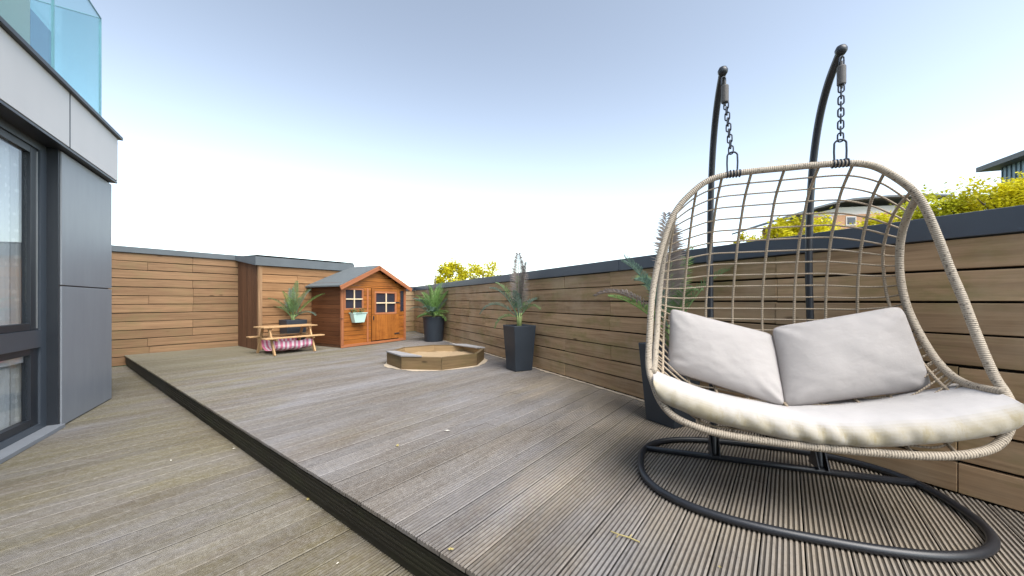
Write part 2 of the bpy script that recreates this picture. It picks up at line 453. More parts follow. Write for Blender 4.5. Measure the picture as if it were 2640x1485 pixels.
# riser of the step
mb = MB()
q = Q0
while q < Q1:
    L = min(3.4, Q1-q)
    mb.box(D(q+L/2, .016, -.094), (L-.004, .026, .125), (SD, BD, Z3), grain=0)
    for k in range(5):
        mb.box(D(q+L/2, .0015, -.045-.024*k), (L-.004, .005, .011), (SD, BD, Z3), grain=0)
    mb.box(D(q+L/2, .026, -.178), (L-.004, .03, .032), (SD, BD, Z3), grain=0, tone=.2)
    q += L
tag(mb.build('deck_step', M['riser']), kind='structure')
# sheet of ground far below and round the building
mb = MB(); mb.quad((-900,-900,-4), (900,-900,-4), (900,900,-4), (-900,900,-4))
tag(mb.build('ground', M['ground']), kind='structure')

# ------------------------------------------------------------------ timber walls
def boarded(mb, P, d, n, length, z0, rows, h, gap=.011, th=.03, lens=(1.8, 2.4, 3.0), jig=.006, gapv=.0035, grid=None):
    """boards laid horizontally on a wall face; P start, d along, n outward"""
    for r in range(rows):
        x = -random.uniform(0, 1.5)
        gx = [-.01] + [g + random.uniform(-.012, .012) for g in (grid or []) if random.random() < .55] + [length+.01]
        while x < length:
            L = random.choice(lens)
            if grid:
                x = gx.pop(0); L = gx[0]-x
            a = max(x, 0); b = min(x+L, length)
            if b-a > .02:
                z = z0 + r*h + h/2
                tilt = random.uniform(-jig, jig)*.6
                axd = (d*1.0 + Z3*tilt/max(b-a, .4)).normalized(); axz = n.cross(axd) if n.cross(axd).z > 0 else axd.cross(n)
                mb.box(P + d*((a+b)/2) + n*(random.uniform(-.004, .004)) + Z3*(z+random.uniform(-.002,.002)),
                       (b-a-gapv, th, h-gap-random.uniform(0,.004)), (axd, n, axz.normalized()), grain=0)
            x += L
            if grid and len(gx) < 2: break
# right parapet wall
wd = Vector((.483, -.875, 0)).normalized(); wn = Vector((-wd.y, wd.x, 0)); wn = wn if wn.x < 0 else -wn   # towards the terrace
W0 = D(-.233, p_wall(-.233)); Wl = 13.5
pw = thing('parapet_wall', 'long timber clad parapet wall with dark grey metal capping behind the swing chair', 'wall', (W0.x, W0.y, 0))
def loc3(o): return lambda v: Vector(v) - o.location
lw = loc3(pw)
mb = MB(); boarded(mb, lw(W0) - wn*.015, wd, wn, Wl, 0.005, 8, .1645, grid=[.55+.83*k for k in range(17)], jig=.008)
mb.build('cladding', M['sleeper'], pw, bevel=.003)
mb = MB(); mb.box(lw(W0 + wd*Wl/2 - wn*.14 + Z3*-1.35), (Wl, .2, 5.3), (wd, wn, Z3)); mb.build('wall_core', M['dark_backing'], pw)
mb = MB()
x = 0
while x < Wl:
    L = min(3.0, Wl-x); mb.box(lw(W0 + wd*(x+L/2) - wn*.125 + Z3*1.383), (L-.003, .29, .123), (wd, wn, Z3), tone=.5); x += L
mb.build('capping', M['cap_grey'], pw, bevel=.004)

# back fence
QB = -.233
BF0 = D(QB, -2.6)
bf = thing('back_fence', 'tall pale timber board fence with grey capping at the far left of the terrace', 'fence', (BF0.x, BF0.y, LOW))
lb = loc3(bf)
mb = MB(); boarded(mb, lb(BF0 + Z3*0) + SD*-.015, BD, SD, 2.6+1.73, -.195, 13, .1605, grid=(.30, .95, 1.62, 2.25, 2.9, 3.55), jig=.008)
mb.build('cladding', M['back_fence'], bf, bevel=.003)
mb = MB(); mb.box(lb(D(QB-.11, -.42, .84)), (4.35, .16, 2.08), (BD, SD, Z3)); mb.build('fence_core', M['dark_backing'], bf)
mb = MB(); mb.box(lb(D(QB-.085, -.42, 1.94)), (4.38, .24, .11), (BD, SD, Z3)); mb.build('capping', M['cap_felt'], bf, bevel=.004)
# low return wall behind the playhouse
rw = thing('corner_wall', 'low timber wall in the far corner behind the playhouse', 'wall', tuple(D(QB, 3.7)))
lr = loc3(rw); Lr = p_wall(QB) - 3.7 + .12
mb = MB(); boarded(mb, lr(D(QB, 3.7)) + SD*-.015, BD, SD, Lr, .005, 8, .1645); mb.build('cladding', M['sleeper'], rw, bevel=.003)
mb = MB(); mb.box(lr(D(QB-.12, 3.7+Lr/2, .65)), (Lr, .16, 1.3), (BD, SD, Z3)); mb.build('wall_core', M['dark_backing'], rw)
mb = MB(); mb.box(lr(D(QB-.1, 3.7+Lr/2, 1.383)), (Lr, .26, .123), (BD, SD, Z3)); mb.build('capping', M['cap_grey'], rw)

# timber store box in the corner
bx0, bx1, bq = 1.714, 3.70, .963
bx = thing('timber_store', 'timber clad store box with deep grey roof edge standing against the back fence', 'store', tuple(D(bq, bx0)))
lx = loc3(bx)
mb = MB(); boarded(mb, lx(D(bq, bx0+.07)) + SD*-.015, BD, SD, bx1-bx0-.07, .01, 10, .1695, lens=(2.1, 2.6), jig=.006)
mb.build('front_cladding', M['box_wood'], bx, bevel=.003)
mb = MB(); mb.box(lx(D(bq-.02, bx0+.035, .855)), (.07, .07, 1.71), (BD, SD, Z3), grain=2); mb.build('corner_post', M['back_fence'], bx, bevel=.003)
mb = MB()
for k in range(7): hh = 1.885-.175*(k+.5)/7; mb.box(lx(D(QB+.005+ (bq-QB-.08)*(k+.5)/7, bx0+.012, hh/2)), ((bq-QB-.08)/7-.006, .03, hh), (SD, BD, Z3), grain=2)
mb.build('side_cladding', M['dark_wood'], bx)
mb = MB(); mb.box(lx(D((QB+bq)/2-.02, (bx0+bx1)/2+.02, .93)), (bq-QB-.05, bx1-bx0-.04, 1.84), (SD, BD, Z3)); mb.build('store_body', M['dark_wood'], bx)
mb = MB()
a = [D(bq+.05, bx0-.06, 1.71), D(bq+.05, bx1+.02, 1.71), D(bq+.05, bx1+.02, 1.885), D(bq+.05, bx0-.06, 1.885)]
mb.prism([lx(v) for v in a], tuple(SD*-.04))
a = [D(bq+.01, bx0-.06, 1.71), D(QB+.0, bx0-.06, 1.885), D(QB+.0, bx0-.06, 1.99), D(bq+.01, bx0-.06, 1.885)]
mb.prism([lx(v) for v in a], tuple(BD*.04))
mb.poly([lx(v) for v in (D(bq+.01,bx0-.02,1.92), D(bq+.01,bx1+.02,1.92), D(QB-.2,bx1+.02,1.985), D(QB-.2,bx0-.02,1.985))])
mb.prism([lx(v) for v in (D(bq+.01,bx1,1.71), D(QB,bx1,1.71), D(QB,bx1,1.975), D(bq+.01,bx1,1.915))], tuple(BD*.02))
mb.build('roof_edge', M['cap_felt'], bx)

# ------------------------------------------------------------------ apartment building on the left
P0 = Vector((-4.273, 3.434, LOW)); FD = Vector((-.53, .848, 0)).normalized()
ab = thing('apartment_building', 'grey clad apartment building with tall window and glass balcony on the left', 'building', tuple(P0), math.atan2(FD.y, FD.x))
# local: x along facade (far = +), y inwards, z up from the lower deck
def lbx(mb, x0, x1, y0, y1, z0, z1, **k): mb.box(((x0+x1)/2, (y0+y1)/2, (z0+z1)/2-LOW), (abs(x1-x0), abs(y1-y0), abs(z1-z0)), **k)
def bpart(name, mat, *boxes, parent=None, bevel=0):
    mb = MB()
    for b in boxes: lbx(mb, *b)
    return mb.build(name, mat, parent or ab, bevel=bevel)
pl1 = bpart('cladding_panel', M['clad'], (0, 1.16, 0, .07, -.19, 1.135), bevel=.004)
pl2 = bpart('cladding_panel', M['clad'], (0, 1.16, 0, .07, 1.147, 2.415), bevel=.004)
bpart('pier_core', M['trim_dark'], (.012, 1.13, .02, .6, -.2, 2.44), (1.02, 1.13, .6, 5, -.2, 2.44))
bpart('jamb', M['frame_dark'], (-.03, .0, .012, .12, -.2, 2.43))
fr = bpart('window_frame', M['frame'], (-.125, -.03, .085, .16, -.2, 2.43), (-3.2, -.125, .085, .16, 2.36, 2.43), (-3.2, -.125, .085, .16, -.2, -.115),
      (-3.2, -.125, .078, .16, .58, .735), (-3.3, -3.2, .085, .16, -.2, 2.43), (-1.75, -1.66, .085, .16, -.115, .58), (-1.75, -1.66, .085, .16, .735, 2.36), bevel=.004)
bpart('sash', M['frame_dark'], (-.235, -.1265, .10, .155, .737, 2.358), (-.235, -.1265, .10, .155, -.113, .578), (-1.66, -.236, .10, .155, 2.30, 2.358),
      (-1.66, -.236, .10, .155, .737, .80), (-1.66, -.236, .10, .155, .52, .578), (-1.66, -.236, .10, .155, -.113, -.05), parent=fr, bevel=.003)
bpart('sash_edge', M['alu'], (-.150, -.144, .094, .0995, .75, 2.34), parent=fr)
bpart('pane', M['win_glass'], (-1.66, -.236, .122, .130, .80, 2.30), parent=fr)
bpart('pane', M['win_glass'], (-1.66, -.236, .122, .130, -.05, .52), parent=fr)
bpart('pane', M['win_glass'], (-3.2, -1.75, .122, .130, -.115, 2.36), parent=fr)
bpart('blind_box', M['fascia'], (-1.6, -.24, .14, .165, .46, .52), parent=fr)
bpart('sill', M['clad'], (-3.3, -.02, -.03, .084, -.2, -.165), bevel=.003)
mb = MB()
for (xa, xb) in ((-1.66, -.015), (-3.2, -1.76)):
    N = 60; pv = None
    for i in range(N+1):
        x = xa + (xb-xa)*i/N; y = .20 + .022*math.sin(i*.9) + .015*math.sin(i*2.3)
        p = (x, y, -.19-LOW); qv = (x, y, 2.4-LOW)
        if pv: mb.quad(pv[0], p, qv, pv[1], [(pv[0][0]*1.3, 0), (x*1.3, 0), (x*1.3, 2.5), (pv[0][0]*1.3, 2.5)])
        pv = (p, qv)
mb.build('net_curtain', M['curtain'], ab, smooth=True)
bpart('room', M['room'], (-6, 1.0, 4.0, 4.1, -.2, 2.44), (-6, 1.0, .62, 4.0, -.2, -.15), (-6, 1.0, .62, 4.0, 2.40, 2.44), (-6, -5.9, .2, 4.0, -.15, 2.4))
bpart('facade_wall', M['clad'], (-13, -3.3, 0, .3, -.2, 2.44))
# light fascia band, dark shadow-gap strip, capping
for xj in (-.04, -1.24): bpart('joint_strip', M['trim_dark'], (xj-.010, xj+.008, -.0668, -.054, 2.453, 2.967))
xs = [1.11, -.04, -1.24, -2.44, -3.64, -4.84, -13]
for a, b in zip(xs[:-1], xs[1:]):
    bpart('fascia_panel', M['fascia'], (b+.012, a, -.065, -.056, 2.452, 2.968), bevel=.002)
bpart('fascia_core', M['trim_dark'], (-13, 1.105, -.055, .9, 2.447, 2.967), (1.105, 1.111, -.06, -.018, 2.455, 2.965))
bpart('shadow_gap_strip', M['trim_dark'], (-13, 1.12, -.06, .085, 2.425, 2.4465))  # dark strip painting in the shadow gap between fascia and panels
bpart('roof_capping', M['trim_dark'], (-13, 1.15, -.10, 1.2, 2.97, 3.005))
def gl_pane(x0, y0, x1, y1, ztop=4.344):
    mb = MB(); a = Vector((x0,y0,0)); b = Vector((x1,y1,0)); d = (b-a); L = d.length; d.normalize(); n = Vector((-d.y, d.x, 0))
    c = (a+b)/2; zc = (3.006+ztop)/2-LOW
    mb.box((c.x, c.y, zc), (L, .014, ztop-3.006), (d, n, Z3)); g = mb.build('balustrade_pane', M['balu'], ab)
    mb = MB()
    for e in (a, b): mb.box((e.x, e.y, zc), (.006, .0145, ztop-3.006), (d, n, Z3))
    mb.box((c.x, c.y, ztop-LOW+.003), (L, .016, .006), (d, n, Z3)); mb.build('glass_edge', M['balu_edge'], g)
gl_pane(1.046, .06, .016, .06); gl_pane(.006, .06, -1.2, .06); gl_pane(-1.21, .06, -2.4, .06)
gl_pane(1.05, .07, 1.05, .62); gl_pane(1.04, .63, -1.2, .63)
bpart('terrace_wall', M['beige'], (-3.0, .43, .36, .58, 3.006, 4.9))
bpart('glazed_door', M['blue_glass'], (.44, .82, .36, .39, 3.006, 3.92))
# ------------------------------------------------------------------ playhouse
PH0 = Vector((-3.567, 7.58, 0)); ph_r = math.atan2(.873, .487)
ph = thing('playhouse', 'orange stained wooden children playhouse with felt roof and cream window bars', 'playhouse', tuple(PH0), ph_r)
# local x along front (left to right), y backwards
W, DP, HE, HR = 1.75, 1.45, 1.33, 1.80
X, Y3 = Vector((1,0,0)), Vector((0,1,0))
sl = (HR-.06-HE)/(W/2)
def wallboards(mb, x0, x1, z0, z1, y=0, h=.095, cut=None, mat=None):
    z = z0
    while z < z1-.001:
        zz = min(z+h, z1)
        mb.box(((x0+x1)/2, y, (z+zz)/2), (x1-x0, .018, zz-z-.007), grain=0); z += h
mb = MB()
door0, door1 = .735, 1.565; win0, win1, wz0, wz1 = .05, .53, .80, 1.265
wallboards(mb, 0, win0, .06, 1.33); wallboards(mb, win1, door0, .06, 1.33); wallboards(mb, door1, W, .06, 1.33)
wallboards(mb, win0, win1, .06, wz0); wallboards(mb, win0, win1, wz1, 1.33); wallboards(mb, door0, door1, 1.285, 1.33)
z = 1.33
while z < HR-.08:   # gable
    inset = (z+.05-HE)/sl
    if W-2*inset > .05: mb.box((W/2, 0, z+.0465), (W-2*inset, .018, .091), grain=0)
    z += .095
mb.build('front_wall', M['house_front'], ph, bevel=.003)
mb = MB()
z = .06
while z < 1.33:
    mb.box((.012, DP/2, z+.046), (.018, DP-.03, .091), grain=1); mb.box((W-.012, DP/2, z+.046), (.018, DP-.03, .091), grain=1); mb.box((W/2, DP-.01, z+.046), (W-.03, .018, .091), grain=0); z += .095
mb.build('side_wall', M['house_side_shaded'], ph, bevel=.003)
mb = MB(); mb.box((W/2, .72, .66), (W-.06, DP-.1, 1.25)); mb.build('inner_lining', M['trim_dark'], ph)
mb = MB()
for x in (-.0, W): mb.box((x, -.008, .70), (.055, .05, 1.28), grain=2)
mb.box((W/2, -.012, .035), (W+.06, .03, .055), grain=0); mb.box((win1+.105, -.016, .67), (.035, .02, 1.2), grain=2)
mb.build('corner_trim', M['house_trim'], ph, bevel=.003)
mb = MB(); mb.box((W/2, DP/2, .03), (W-.02, DP-.02, .05)); mb.build('floor', M['dark_wood'], ph)
def winbars(name_parent, x0, x1, z0, z1, y):
    fw = .035
    mb = MB()
    mb.box(((x0+x1)/2, y, z0+fw/2), (x1-x0, .02, fw), grain=0); mb.box(((x0+x1)/2, y, z1-fw/2), (x1-x0, .02, fw), grain=0)
    mb.box((x0+fw/2, y, (z0+z1)/2), (fw, .02, z1-z0-2*fw), grain=2); mb.box((x1-fw/2, y, (z0+z1)/2), (fw, .02, z1-z0-2*fw), grain=2)
    w = mb.build('window', M['house_trim'], name_parent, bevel=.002)
    mb = MB(); mb.box(((x0+x1)/2, y-.012, (z0+z1)/2), (.026, .014, z1-z0-2*fw)); 
    mb.box(((x0+x1)/2-(x1-x0-2*fw)/4-.0065, y-.012, (z0+z1)/2), ((x1-x0-2*fw)/2-.013, .014, .026)); mb.box(((x0+x1)/2+(x1-x0-2*fw)/4+.0065, y-.012, (z0+z1)/2), ((x1-x0-2*fw)/2-.013, .014, .026))
    mb.build('window_bars', M['cream'], w)
    mb = MB(); mb.box(((x0+x1)/2, y+.012, (z0+z1)/2), (x1-x0-.03, .006, z1-z0-.03)); mb.build('pane', M['dark_pane'], w)
winbars(ph, win0, win1, wz0, wz1, -.004)
mb = MB()
dw = (door1-door0-.02)
for k in range(7): mb.box((door0+.01+dw*(k+.5)/7, -.014, .38), (dw/7-.004, .022, .59), grain=2)
for x in (door0+.05, door1-.05): mb.box((x, -.014, .98), (.08, .022, .6), grain=2)
mb.box((W/2+.275, -.014, 1.245), (dw-.16, .022, .065), grain=0)
dr = mb.build('door', M['house_front'], ph, bevel=.003)
def winbars_door():
    x0, x1, z0, z1, y = .825, 1.475, .68, 1.21, -.014
    fw = .04
    mb = MB()
    mb.box(((x0+x1)/2, y, z0+fw/2), (x1-x0, .024, fw), grain=0); mb.box(((x0+x1)/2, y, z1-fw/2), (x1-x0, .024, fw), grain=0)
    mb.box((x0+fw/2, y, (z0+z1)/2), (fw, .024, z1-z0-2*fw), grain=2); mb.box((x1-fw/2, y, (z0+z1)/2), (fw, .024, z1-z0-2*fw), grain=2)
    mb.build('window', M['house_trim'], dr, bevel=.002)
    mb = MB(); mb.box(((x0+x1)/2, y-.014, (z0+z1)/2), (.03, .014, z1-z0-2*fw))
    for sg in (-1, 1): mb.box(((x0+x1)/2+sg*((x1-x0-2*fw)/4+.0075), y-.014, (z0+z1)/2), ((x1-x0-2*fw)/2-.015, .014, .03))
    mb.build('window_bars', M['cream'], dr)
    mb = MB(); mb.box(((x0+x1)/2, y+.016, (z0+z1)/2), (x1-x0-.03, .006, z1-z0-.03)); mb.build('pane', M['dark_pane'], dr)
    mb = MB(); mb.box((door0+.05, -.035, .60), (.02, .025, .09)); mb.build('handle', M['trim_dark'], dr, bevel=.004)
    mb = MB()
    for z in (.2, .95): mb = MB(); mb.box((door1-.08, -.030, z), (.16, .008, .03)); mb.build('hinge', M['trim_dark'], dr)
winbars_door()
# roof: two felted slopes, bargeboards
ov, fo = .13, .12
ez = HE - ov*sl
for nm, sg in (('roof', -1), ('roof', 1)):
    mb = MB()
    xe = -ov if sg < 0 else W+ov
    a = [(xe, -fo, ez+.02), (W/2, -fo, HR-.02), (W/2, DP+.05, HR-.02), (xe, DP+.05, ez+.02)]
    mb.prism(a, (0, 0, .028))
    rf = mb.build(nm, M['felt'], ph)
    mb = MB()   # bargeboard
    dirv = Vector((W/2-xe, 0, HR-.02-ez-.02)); L = dirv.length; dirv.normalize(); nn = Vector((-dirv.z, 0, dirv.x)); nn = nn if nn.z > 0 else -nn
    c = Vector(((xe+W/2)/2, -fo-.012, (ez+.02+HR-.02)/2)) - nn*.03
    mb.box(c, (L+.02, .02, .09), (dirv, Y3, nn), grain=0)
    mb.build('bargeboard', M['house_trim'], rf, bevel=.003)
mb = MB(); mb.box((1.66, -.012, .99), (.10, .012, .50)); mb.build('side_light', M['dark_pane'], ph)
hk = MB(); hk.box((-.03, -.035, .62), (.07, .012, .012)); hk.build('latch', M['trim_dark'], ph)

# hanging planter on the playhouse front
hp = thing('hanging_planter', 'small mint green planter hanging under the playhouse window', 'planter', tuple(PH0 + Vector((.487,.873,0))*.335 + Vector((.873,-.487,0))*.085 + Z3*.525), ph_r)
mb = MB()
b = [(-.115,-.055,0), (.115,-.055,0), (.115,.055,0), (-.115,.055,0)]; tpp = [(-.175,-.07,.21), (.175,-.07,.21), (.175,.055,.21), (-.175,.055,.21)]
mb.quad(*b[::-1])
for i in range(4): j = (i+1) % 4; mb.quad(b[i], b[j], tpp[j], tpp[i])
mb.box((0,-.073,.205), (.37,.012,.022)); mb.box((0,.06,.205), (.37,.012,.022))
mb.build('bucket', M['mint'], hp, bevel=.004)
mb = MB(); mb.quad((-.17,-.065,.19), (.17,-.065,.19), (.17,.05,.19), (-.17,.05,.19)); mb.build('soil', M['soil'], hp)
mb = MB()
for k in range(260):
    c = Vector((random.uniform(-.17,.17), random.uniform(-.08,.05), .19 + random.random()**1.5*.11)); a = random.random()*6.28
    d = Vector((math.cos(a), math.sin(a), random.uniform(-.2,.9))).normalized()*random.uniform(.02,.045); s2 = d.cross(Z3).normalized()*.012
    mb.quad(c, c+d*.5+s2, c+d, c+d*.5-s2, tone=random.random())
mb.build('plant', M['palm'], hp)
for x in (-.12, .12):
    mb = MB(); mb.box((x, .067, .21), (.015, .012, .1)); mb.build('hook', M['trim_dark'], hp)

# ------------------------------------------------------------------ picnic table
pt_r = math.atan2(.835, .55)
pt = thing('picnic_table', 'small wooden children picnic table with built in benches beside the playhouse', 'table', (-4.36, 7.0, 0), pt_r)
mb = MB()
for k in range(4): mb.box((0, -.165+.11*k, .505), (.96, .104, .022), grain=0)
mb.build('tabletop', M['table_wood'], pt, bevel=.004)
for sg in (-1, 1):
    mb = MB()
    for k in range(2): mb.box((0, sg*(.27+.085*k), .315), (1.06, .08, .022), grain=0)
    mb.build('bench', M['table_wood'], pt, bevel=.004)
for x in (-.36, .36):
    for sg in (-1, 1):
        a = Vector((x, sg*.12, .494)); b = Vector((x, sg*.345, .0)); d = (b-a); L = d.length; d.normalize()
        mb = MB(); mb.box((a+b)/2, (L, .055, .028), (d, d.cross(X).normalized(), X), grain=0); mb.build('leg', M['table_wood'], pt, bevel=.003)
    mb = MB(); mb.box((x+.029*(1 if x < 0 else -1), 0, .29), (.028, .74, .05), grain=1); mb.build('cross_rail', M['table_wood'], pt, bevel=.003)
    mb = MB(); mb.box((x+.029*(1 if x < 0 else -1), 0, .478), (.028, .40, .03), grain=1); mb.build('top_rail', M['table_wood'], pt, bevel=.003)
# striped cloth slung below
cl = MB(); N1, N2 = 26, 14
def clp(i, j):
    u = i/N1; w = j/N2
    x = -.325 + .65*u + .012*math.sin(w*9)
    ang = math.pi*(w)     # from front bench underside round to the rear bench
    y = -.30*math.cos(ang); sag = .20*math.sin(ang)**.45 if 0 < w < 1 else 0
    y += .012*math.sin(u*24+w*4)
    return (x, y, .262 - sag - .018*math.sin(u*math.pi) + .008*math.sin(u*17))
for i in range(N1):
    for j in range(N2):
        cl.quad(clp(i,j), clp(i+1,j), clp(i+1,j+1), clp(i,j+1), [(i*.65/N1, j*.05), ((i+1)*.65/N1, j*.05), ((i+1)*.65/N1, (j+1)*.05), (i*.65/N1, (j+1)*.05)])
co = cl.build('striped_cloth', M['stripes'], smooth=True); co.location = pt.location; co.rotation_euler = (0,0,pt_r)
tag(co, 'pink and white striped cloth slung under the picnic table', 'cloth')

# ------------------------------------------------------------------ sandpit
SP = Vector((-1.225, 5.93, 0)); sp = thing('sandpit', 'octagonal timber sandpit with grey corner seat in the middle of the deck', 'sandpit', tuple(SP))
Ro = .785; ang0 = R(241.2); H = .185
V = [Vector((math.cos(ang0+k*math.pi/4), math.sin(ang0+k*math.pi/4), 0)) for k in range(8)]
Vo = [v*Ro for v in V]; Vi = [v*(Ro-.05) for v in V]
for k in range(8):
    j = (k+1) % 8
    mb = MB(); d = (Vo[j]-Vo[k]).normalized()
    e = d*.0025
    mb.prism([Vo[k]+e, Vo[j]-e, Vi[j]-e, Vi[k]+e], (0,0,H), tone=random.random())
    mb.build('side_board', M['sand_wood'], sp, bevel=.004)
mb = MB()
for k in range(8):
    j = (k+1) % 8; a = V[k]*(Ro-.053); b = V[j]*(Ro-.053); c2 = V[j]*(Ro-.066); d2 = V[k]*(Ro-.066)
    mb.prism([a, b, c2, d2], (0,0,H-.012), tone=random.random())
mb.build('lining', M['sand_inner'], sp)
def corner_seat(k0, name='corner_seat'):
    # board over the rim between two neighbouring sides
    a, b, c = Vo[k0-1], Vo[k0], Vo[(k0+1) % 8]
    o = 1.015
    pts = [a*o, b*o, (b+(c-b)*.52)*o, a*.80 + (b+(c-b)*.52)*.05]
    mb = MB(); mb.prism([p + Z3*(H+.001) for p in pts], (0,0,.022)); mb.build('corner_seat', M['seat_grey'], sp, bevel=.004)
corner_seat(0); corner_seat(4)
mb = MB(); N = 28
hgt = lambda x, y: .075 + .03*mnoise.noise(Vector((x*3, y*3, 1))) + .012*mnoise.noise(Vector((x*11, y*11, 5)))
for i in range(N):
    for j in range(N):
        c = [(-.7+1.4*(i+a)/N, -.7+1.4*(j+b)/N) for a, b in ((0,0),(1,0),(1,1),(0,1))]
        if all(math.hypot(*q) < .72 for q in c): mb.quad(*[(x, y, hgt(x, y)) for x, y in c])
so = mb.build('sand', M['sand'], None, smooth=True); so.location = SP; tag(so, 'pale sand filling the octagonal sandpit', 'sand', kind='stuff')
# sand spilt on the boards round the pit and along the wall foot
mb = MB(); N = 140
def ring(a, r): return (SP.x + r*math.cos(a), SP.y + r*math.sin(a), .004)
for i in range(N):
    a0 = 2*math.pi*i/N; a1 = 2*math.pi*(i+1)/N
    f = lambda a: .78 + max(0, .035 + .05*mnoise.noise(Vector((math.cos(a)*3, math.sin(a)*3, 2))) + .03*mnoise.noise(Vector((math.cos(a)*14, math.sin(a)*14, 2))))
    mb.quad(ring(a0, .72), ring(a1, .72), ring(a1, f(a1)), ring(a0, f(a0)))
L = 0; N = 260
for i in range(N):
    def wp(k, off): v = W0 + wd*(1.2 + 8.2*k/N) + wn*off; return (v.x, v.y, .0035)
    g = lambda k: .022 + .042*max(0, .6 + mnoise.noise(Vector((k*.11, 3, 0))) + .6*mnoise.noise(Vector((k*.47, 7, 0))))
    mb.quad(wp(i, .001), wp(i+1, .001), wp(i+1, g(i+1)), wp(i, g(i)))
M['pale_sand'] = plain('pale_sand', (.46, .38, .28), .95, var=.3, scale=30, bump=.4)
tag(mb.build('spilt_sand', M['pale_sand']), 'thin line of spilt sand round the sandpit and along the wall foot', 'sand', kind='stuff')

# ------------------------------------------------------------------ potted palms
def frond(mb, base, az, el, L, droop, leaf, n=22, width=.011, fold=.5, tone=None, spread=.75, round_tip=False):
    """feather frond: rachis arcs over, narrow leaflets on both sides"""
    d = Vector((math.cos(az)*math.cos(el), math.sin(az)*math.cos(el), math.sin(el)))
    hz = Vector((math.cos(az), math.sin(az), 0))
    pts = []; p = Vector(base); st = 14; dd = d.copy()
    for i in range(st+1):
        pts.append(p.copy()); dd = (dd - Z3*droop*(i/st)*.22).normalized(); p = p + dd*L/st
    mb.tube(pts, [.0065*(1-.8*i/st)+.0012 for i in range(st+1)], 5, tone=.9)
    side = hz.cross(Z3).normalized()
    fine = spline(pts, 4)
    for k in range(n):
        t = .22 + .78*k/(n-1); idx = min(len(fine)-2, int(t*(len(fine)-1))); c = fine[idx]; tg = (fine[idx+1]-fine[idx]).normalized()
        upv = side.cross(tg).normalized()
        if upv.z < 0: upv = -upv
        ll = leaf*((math.sin(math.pi*(.15+.8*t))**.6)*(1-.35*t) if not round_tip else .85*math.sin(math.pi*(.10+.87*t))**.6)*random.uniform(.85,1.12)
        for sg in (-1, 1):
            ld = (side*sg*spread + tg*(.75+.5*t)*(.75/spread)**1.5 + upv*fold*random.uniform(.5,1.3)).normalized()
            e1 = c + ld*ll*.5 + upv*.01; e2 = c + ld*ll - Z3*ll*.14
            wv = ld.cross(upv).normalized()*width*random.uniform(.8,1.2)
            tn = random.random() if tone is None else tone
            mb.quad(c - wv*.3, c + wv*.3, e1 + wv, e1 - wv, tone=tn); 
            n0 = len(mb.v); mb.v += [tuple(e1-wv), tuple(e1+wv), tuple(e2)]; mb.face([n0, n0+1, n0+2], None, tn)
def square_pot(parent, bs, ts, h, mat):
    mb = MB(); b = bs/2; t2 = ts/2
    for i in range(4):
        c = [(-1,-1),(1,-1),(1,1),(-1,1)]; (x0,y0),(x1,y1) = c[i], c[(i+1)%4]
        mb.quad((x0*b,y0*b,0), (x1*b,y1*b,0), (x1*t2,y1*t2,h), (x0*t2,y0*t2,h))
        k = (t2-.022)/t2
        mb.quad((x0*t2,y0*t2,h), (x1*t2,y1*t2,h), (x1*t2*k,y1*t2*k,h), (x0*t2*k,y0*t2*k,h))
        mb.quad((x0*t2*k,y0*t2*k,h), (x1*t2*k,y1*t2*k,h), (x1*t2*k*.97,y1*t2*k*.97,h-.09), (x0*t2*k*.97,y0*t2*k*.97,h-.09))
    mb.quad((-b,-b,0), (-b,b,0), (b,b,0), (b,-b,0))
    mb.build('pot', mat, parent, bevel=.008)
    s2 = t2*.93; mb = MB(); mb.quad((-s2,-s2,h-.045), (s2,-s2,h-.045), (s2,s2,h-.045), (-s2,s2,h-.045)); mb.build('soil', M['soil'], parent)
def stem_part(parent, z0, z1, r=.035, n=7):
    mb = MB()
    for k in range(n):
        a = 6.28*k/n; mb.tube([(r*.5*math.cos(a), r*.5*math.sin(a), z0), (r*.7*math.cos(a+.3), r*.7*math.sin(a+.3), (z0+z1)/2), (r*1.1*math.cos(a+.5), r*1.1*math.sin(a+.5), z1)], [r*.5, r*.42, r*.25], 6, tone=random.random())
    mb.build('stem', M['stem'], parent, smooth=True)
GP = 'palms in dark pots round the terrace'
wall_rz = math.atan2(wd.y, wd.x)
def palm(name, label, loc, rz, bs, ts, h, fr_list, stem_top, round_pot=False):
    o = thing(name, label, 'potted plant', loc, rz, GP)
    if round_pot:
        mb = MB(); mb.lathe([(0,0), (bs/2,0), (bs/2+.004,.01), (ts/2,h-.03), (ts/2+.012,h-.028), (ts/2+.012,h), (ts/2-.012,h), (ts/2-.02,h-.08)], 32); mb.build('pot', M['pot'], o, smooth=False)
        mb = MB(); mb.lathe([(0,h-.045), (ts/2-.012,h-.045)], 24); mb.build('soil', M['soil'], o)
    else: square_pot(o, bs, ts, h, M['pot'])
    stem_part(o, h-.05, stem_top)
    for (az, el, L, dr, leaf, mt) in fr_list:
        mb = MB(); frond(mb, (.02*math.cos(az-rz), .02*math.sin(az-rz), stem_top - .06), az-rz, el, L, dr, leaf, n=int(L*(46 if mt != 'palm_dry' else 66))+9, width=.0046 if mt != 'palm_dry' else .0072, round_tip=mt == 'palm_dry', spread=1.1 if leaf > .21 else .95)
        mb.build('frond', M[mt], o)
    return o
rnd = random.Random(3)
def rf(n, mt, L=(.4,.6), el=(35,80), az=(0,360), leaf=(.12,.18), dr=(.5,1.2)):
    return [(R(rnd.uniform(*az)), R(rnd.uniform(*el)), rnd.uniform(*L), rnd.uniform(*dr), rnd.uniform(*leaf), mt) for _ in range(n)]
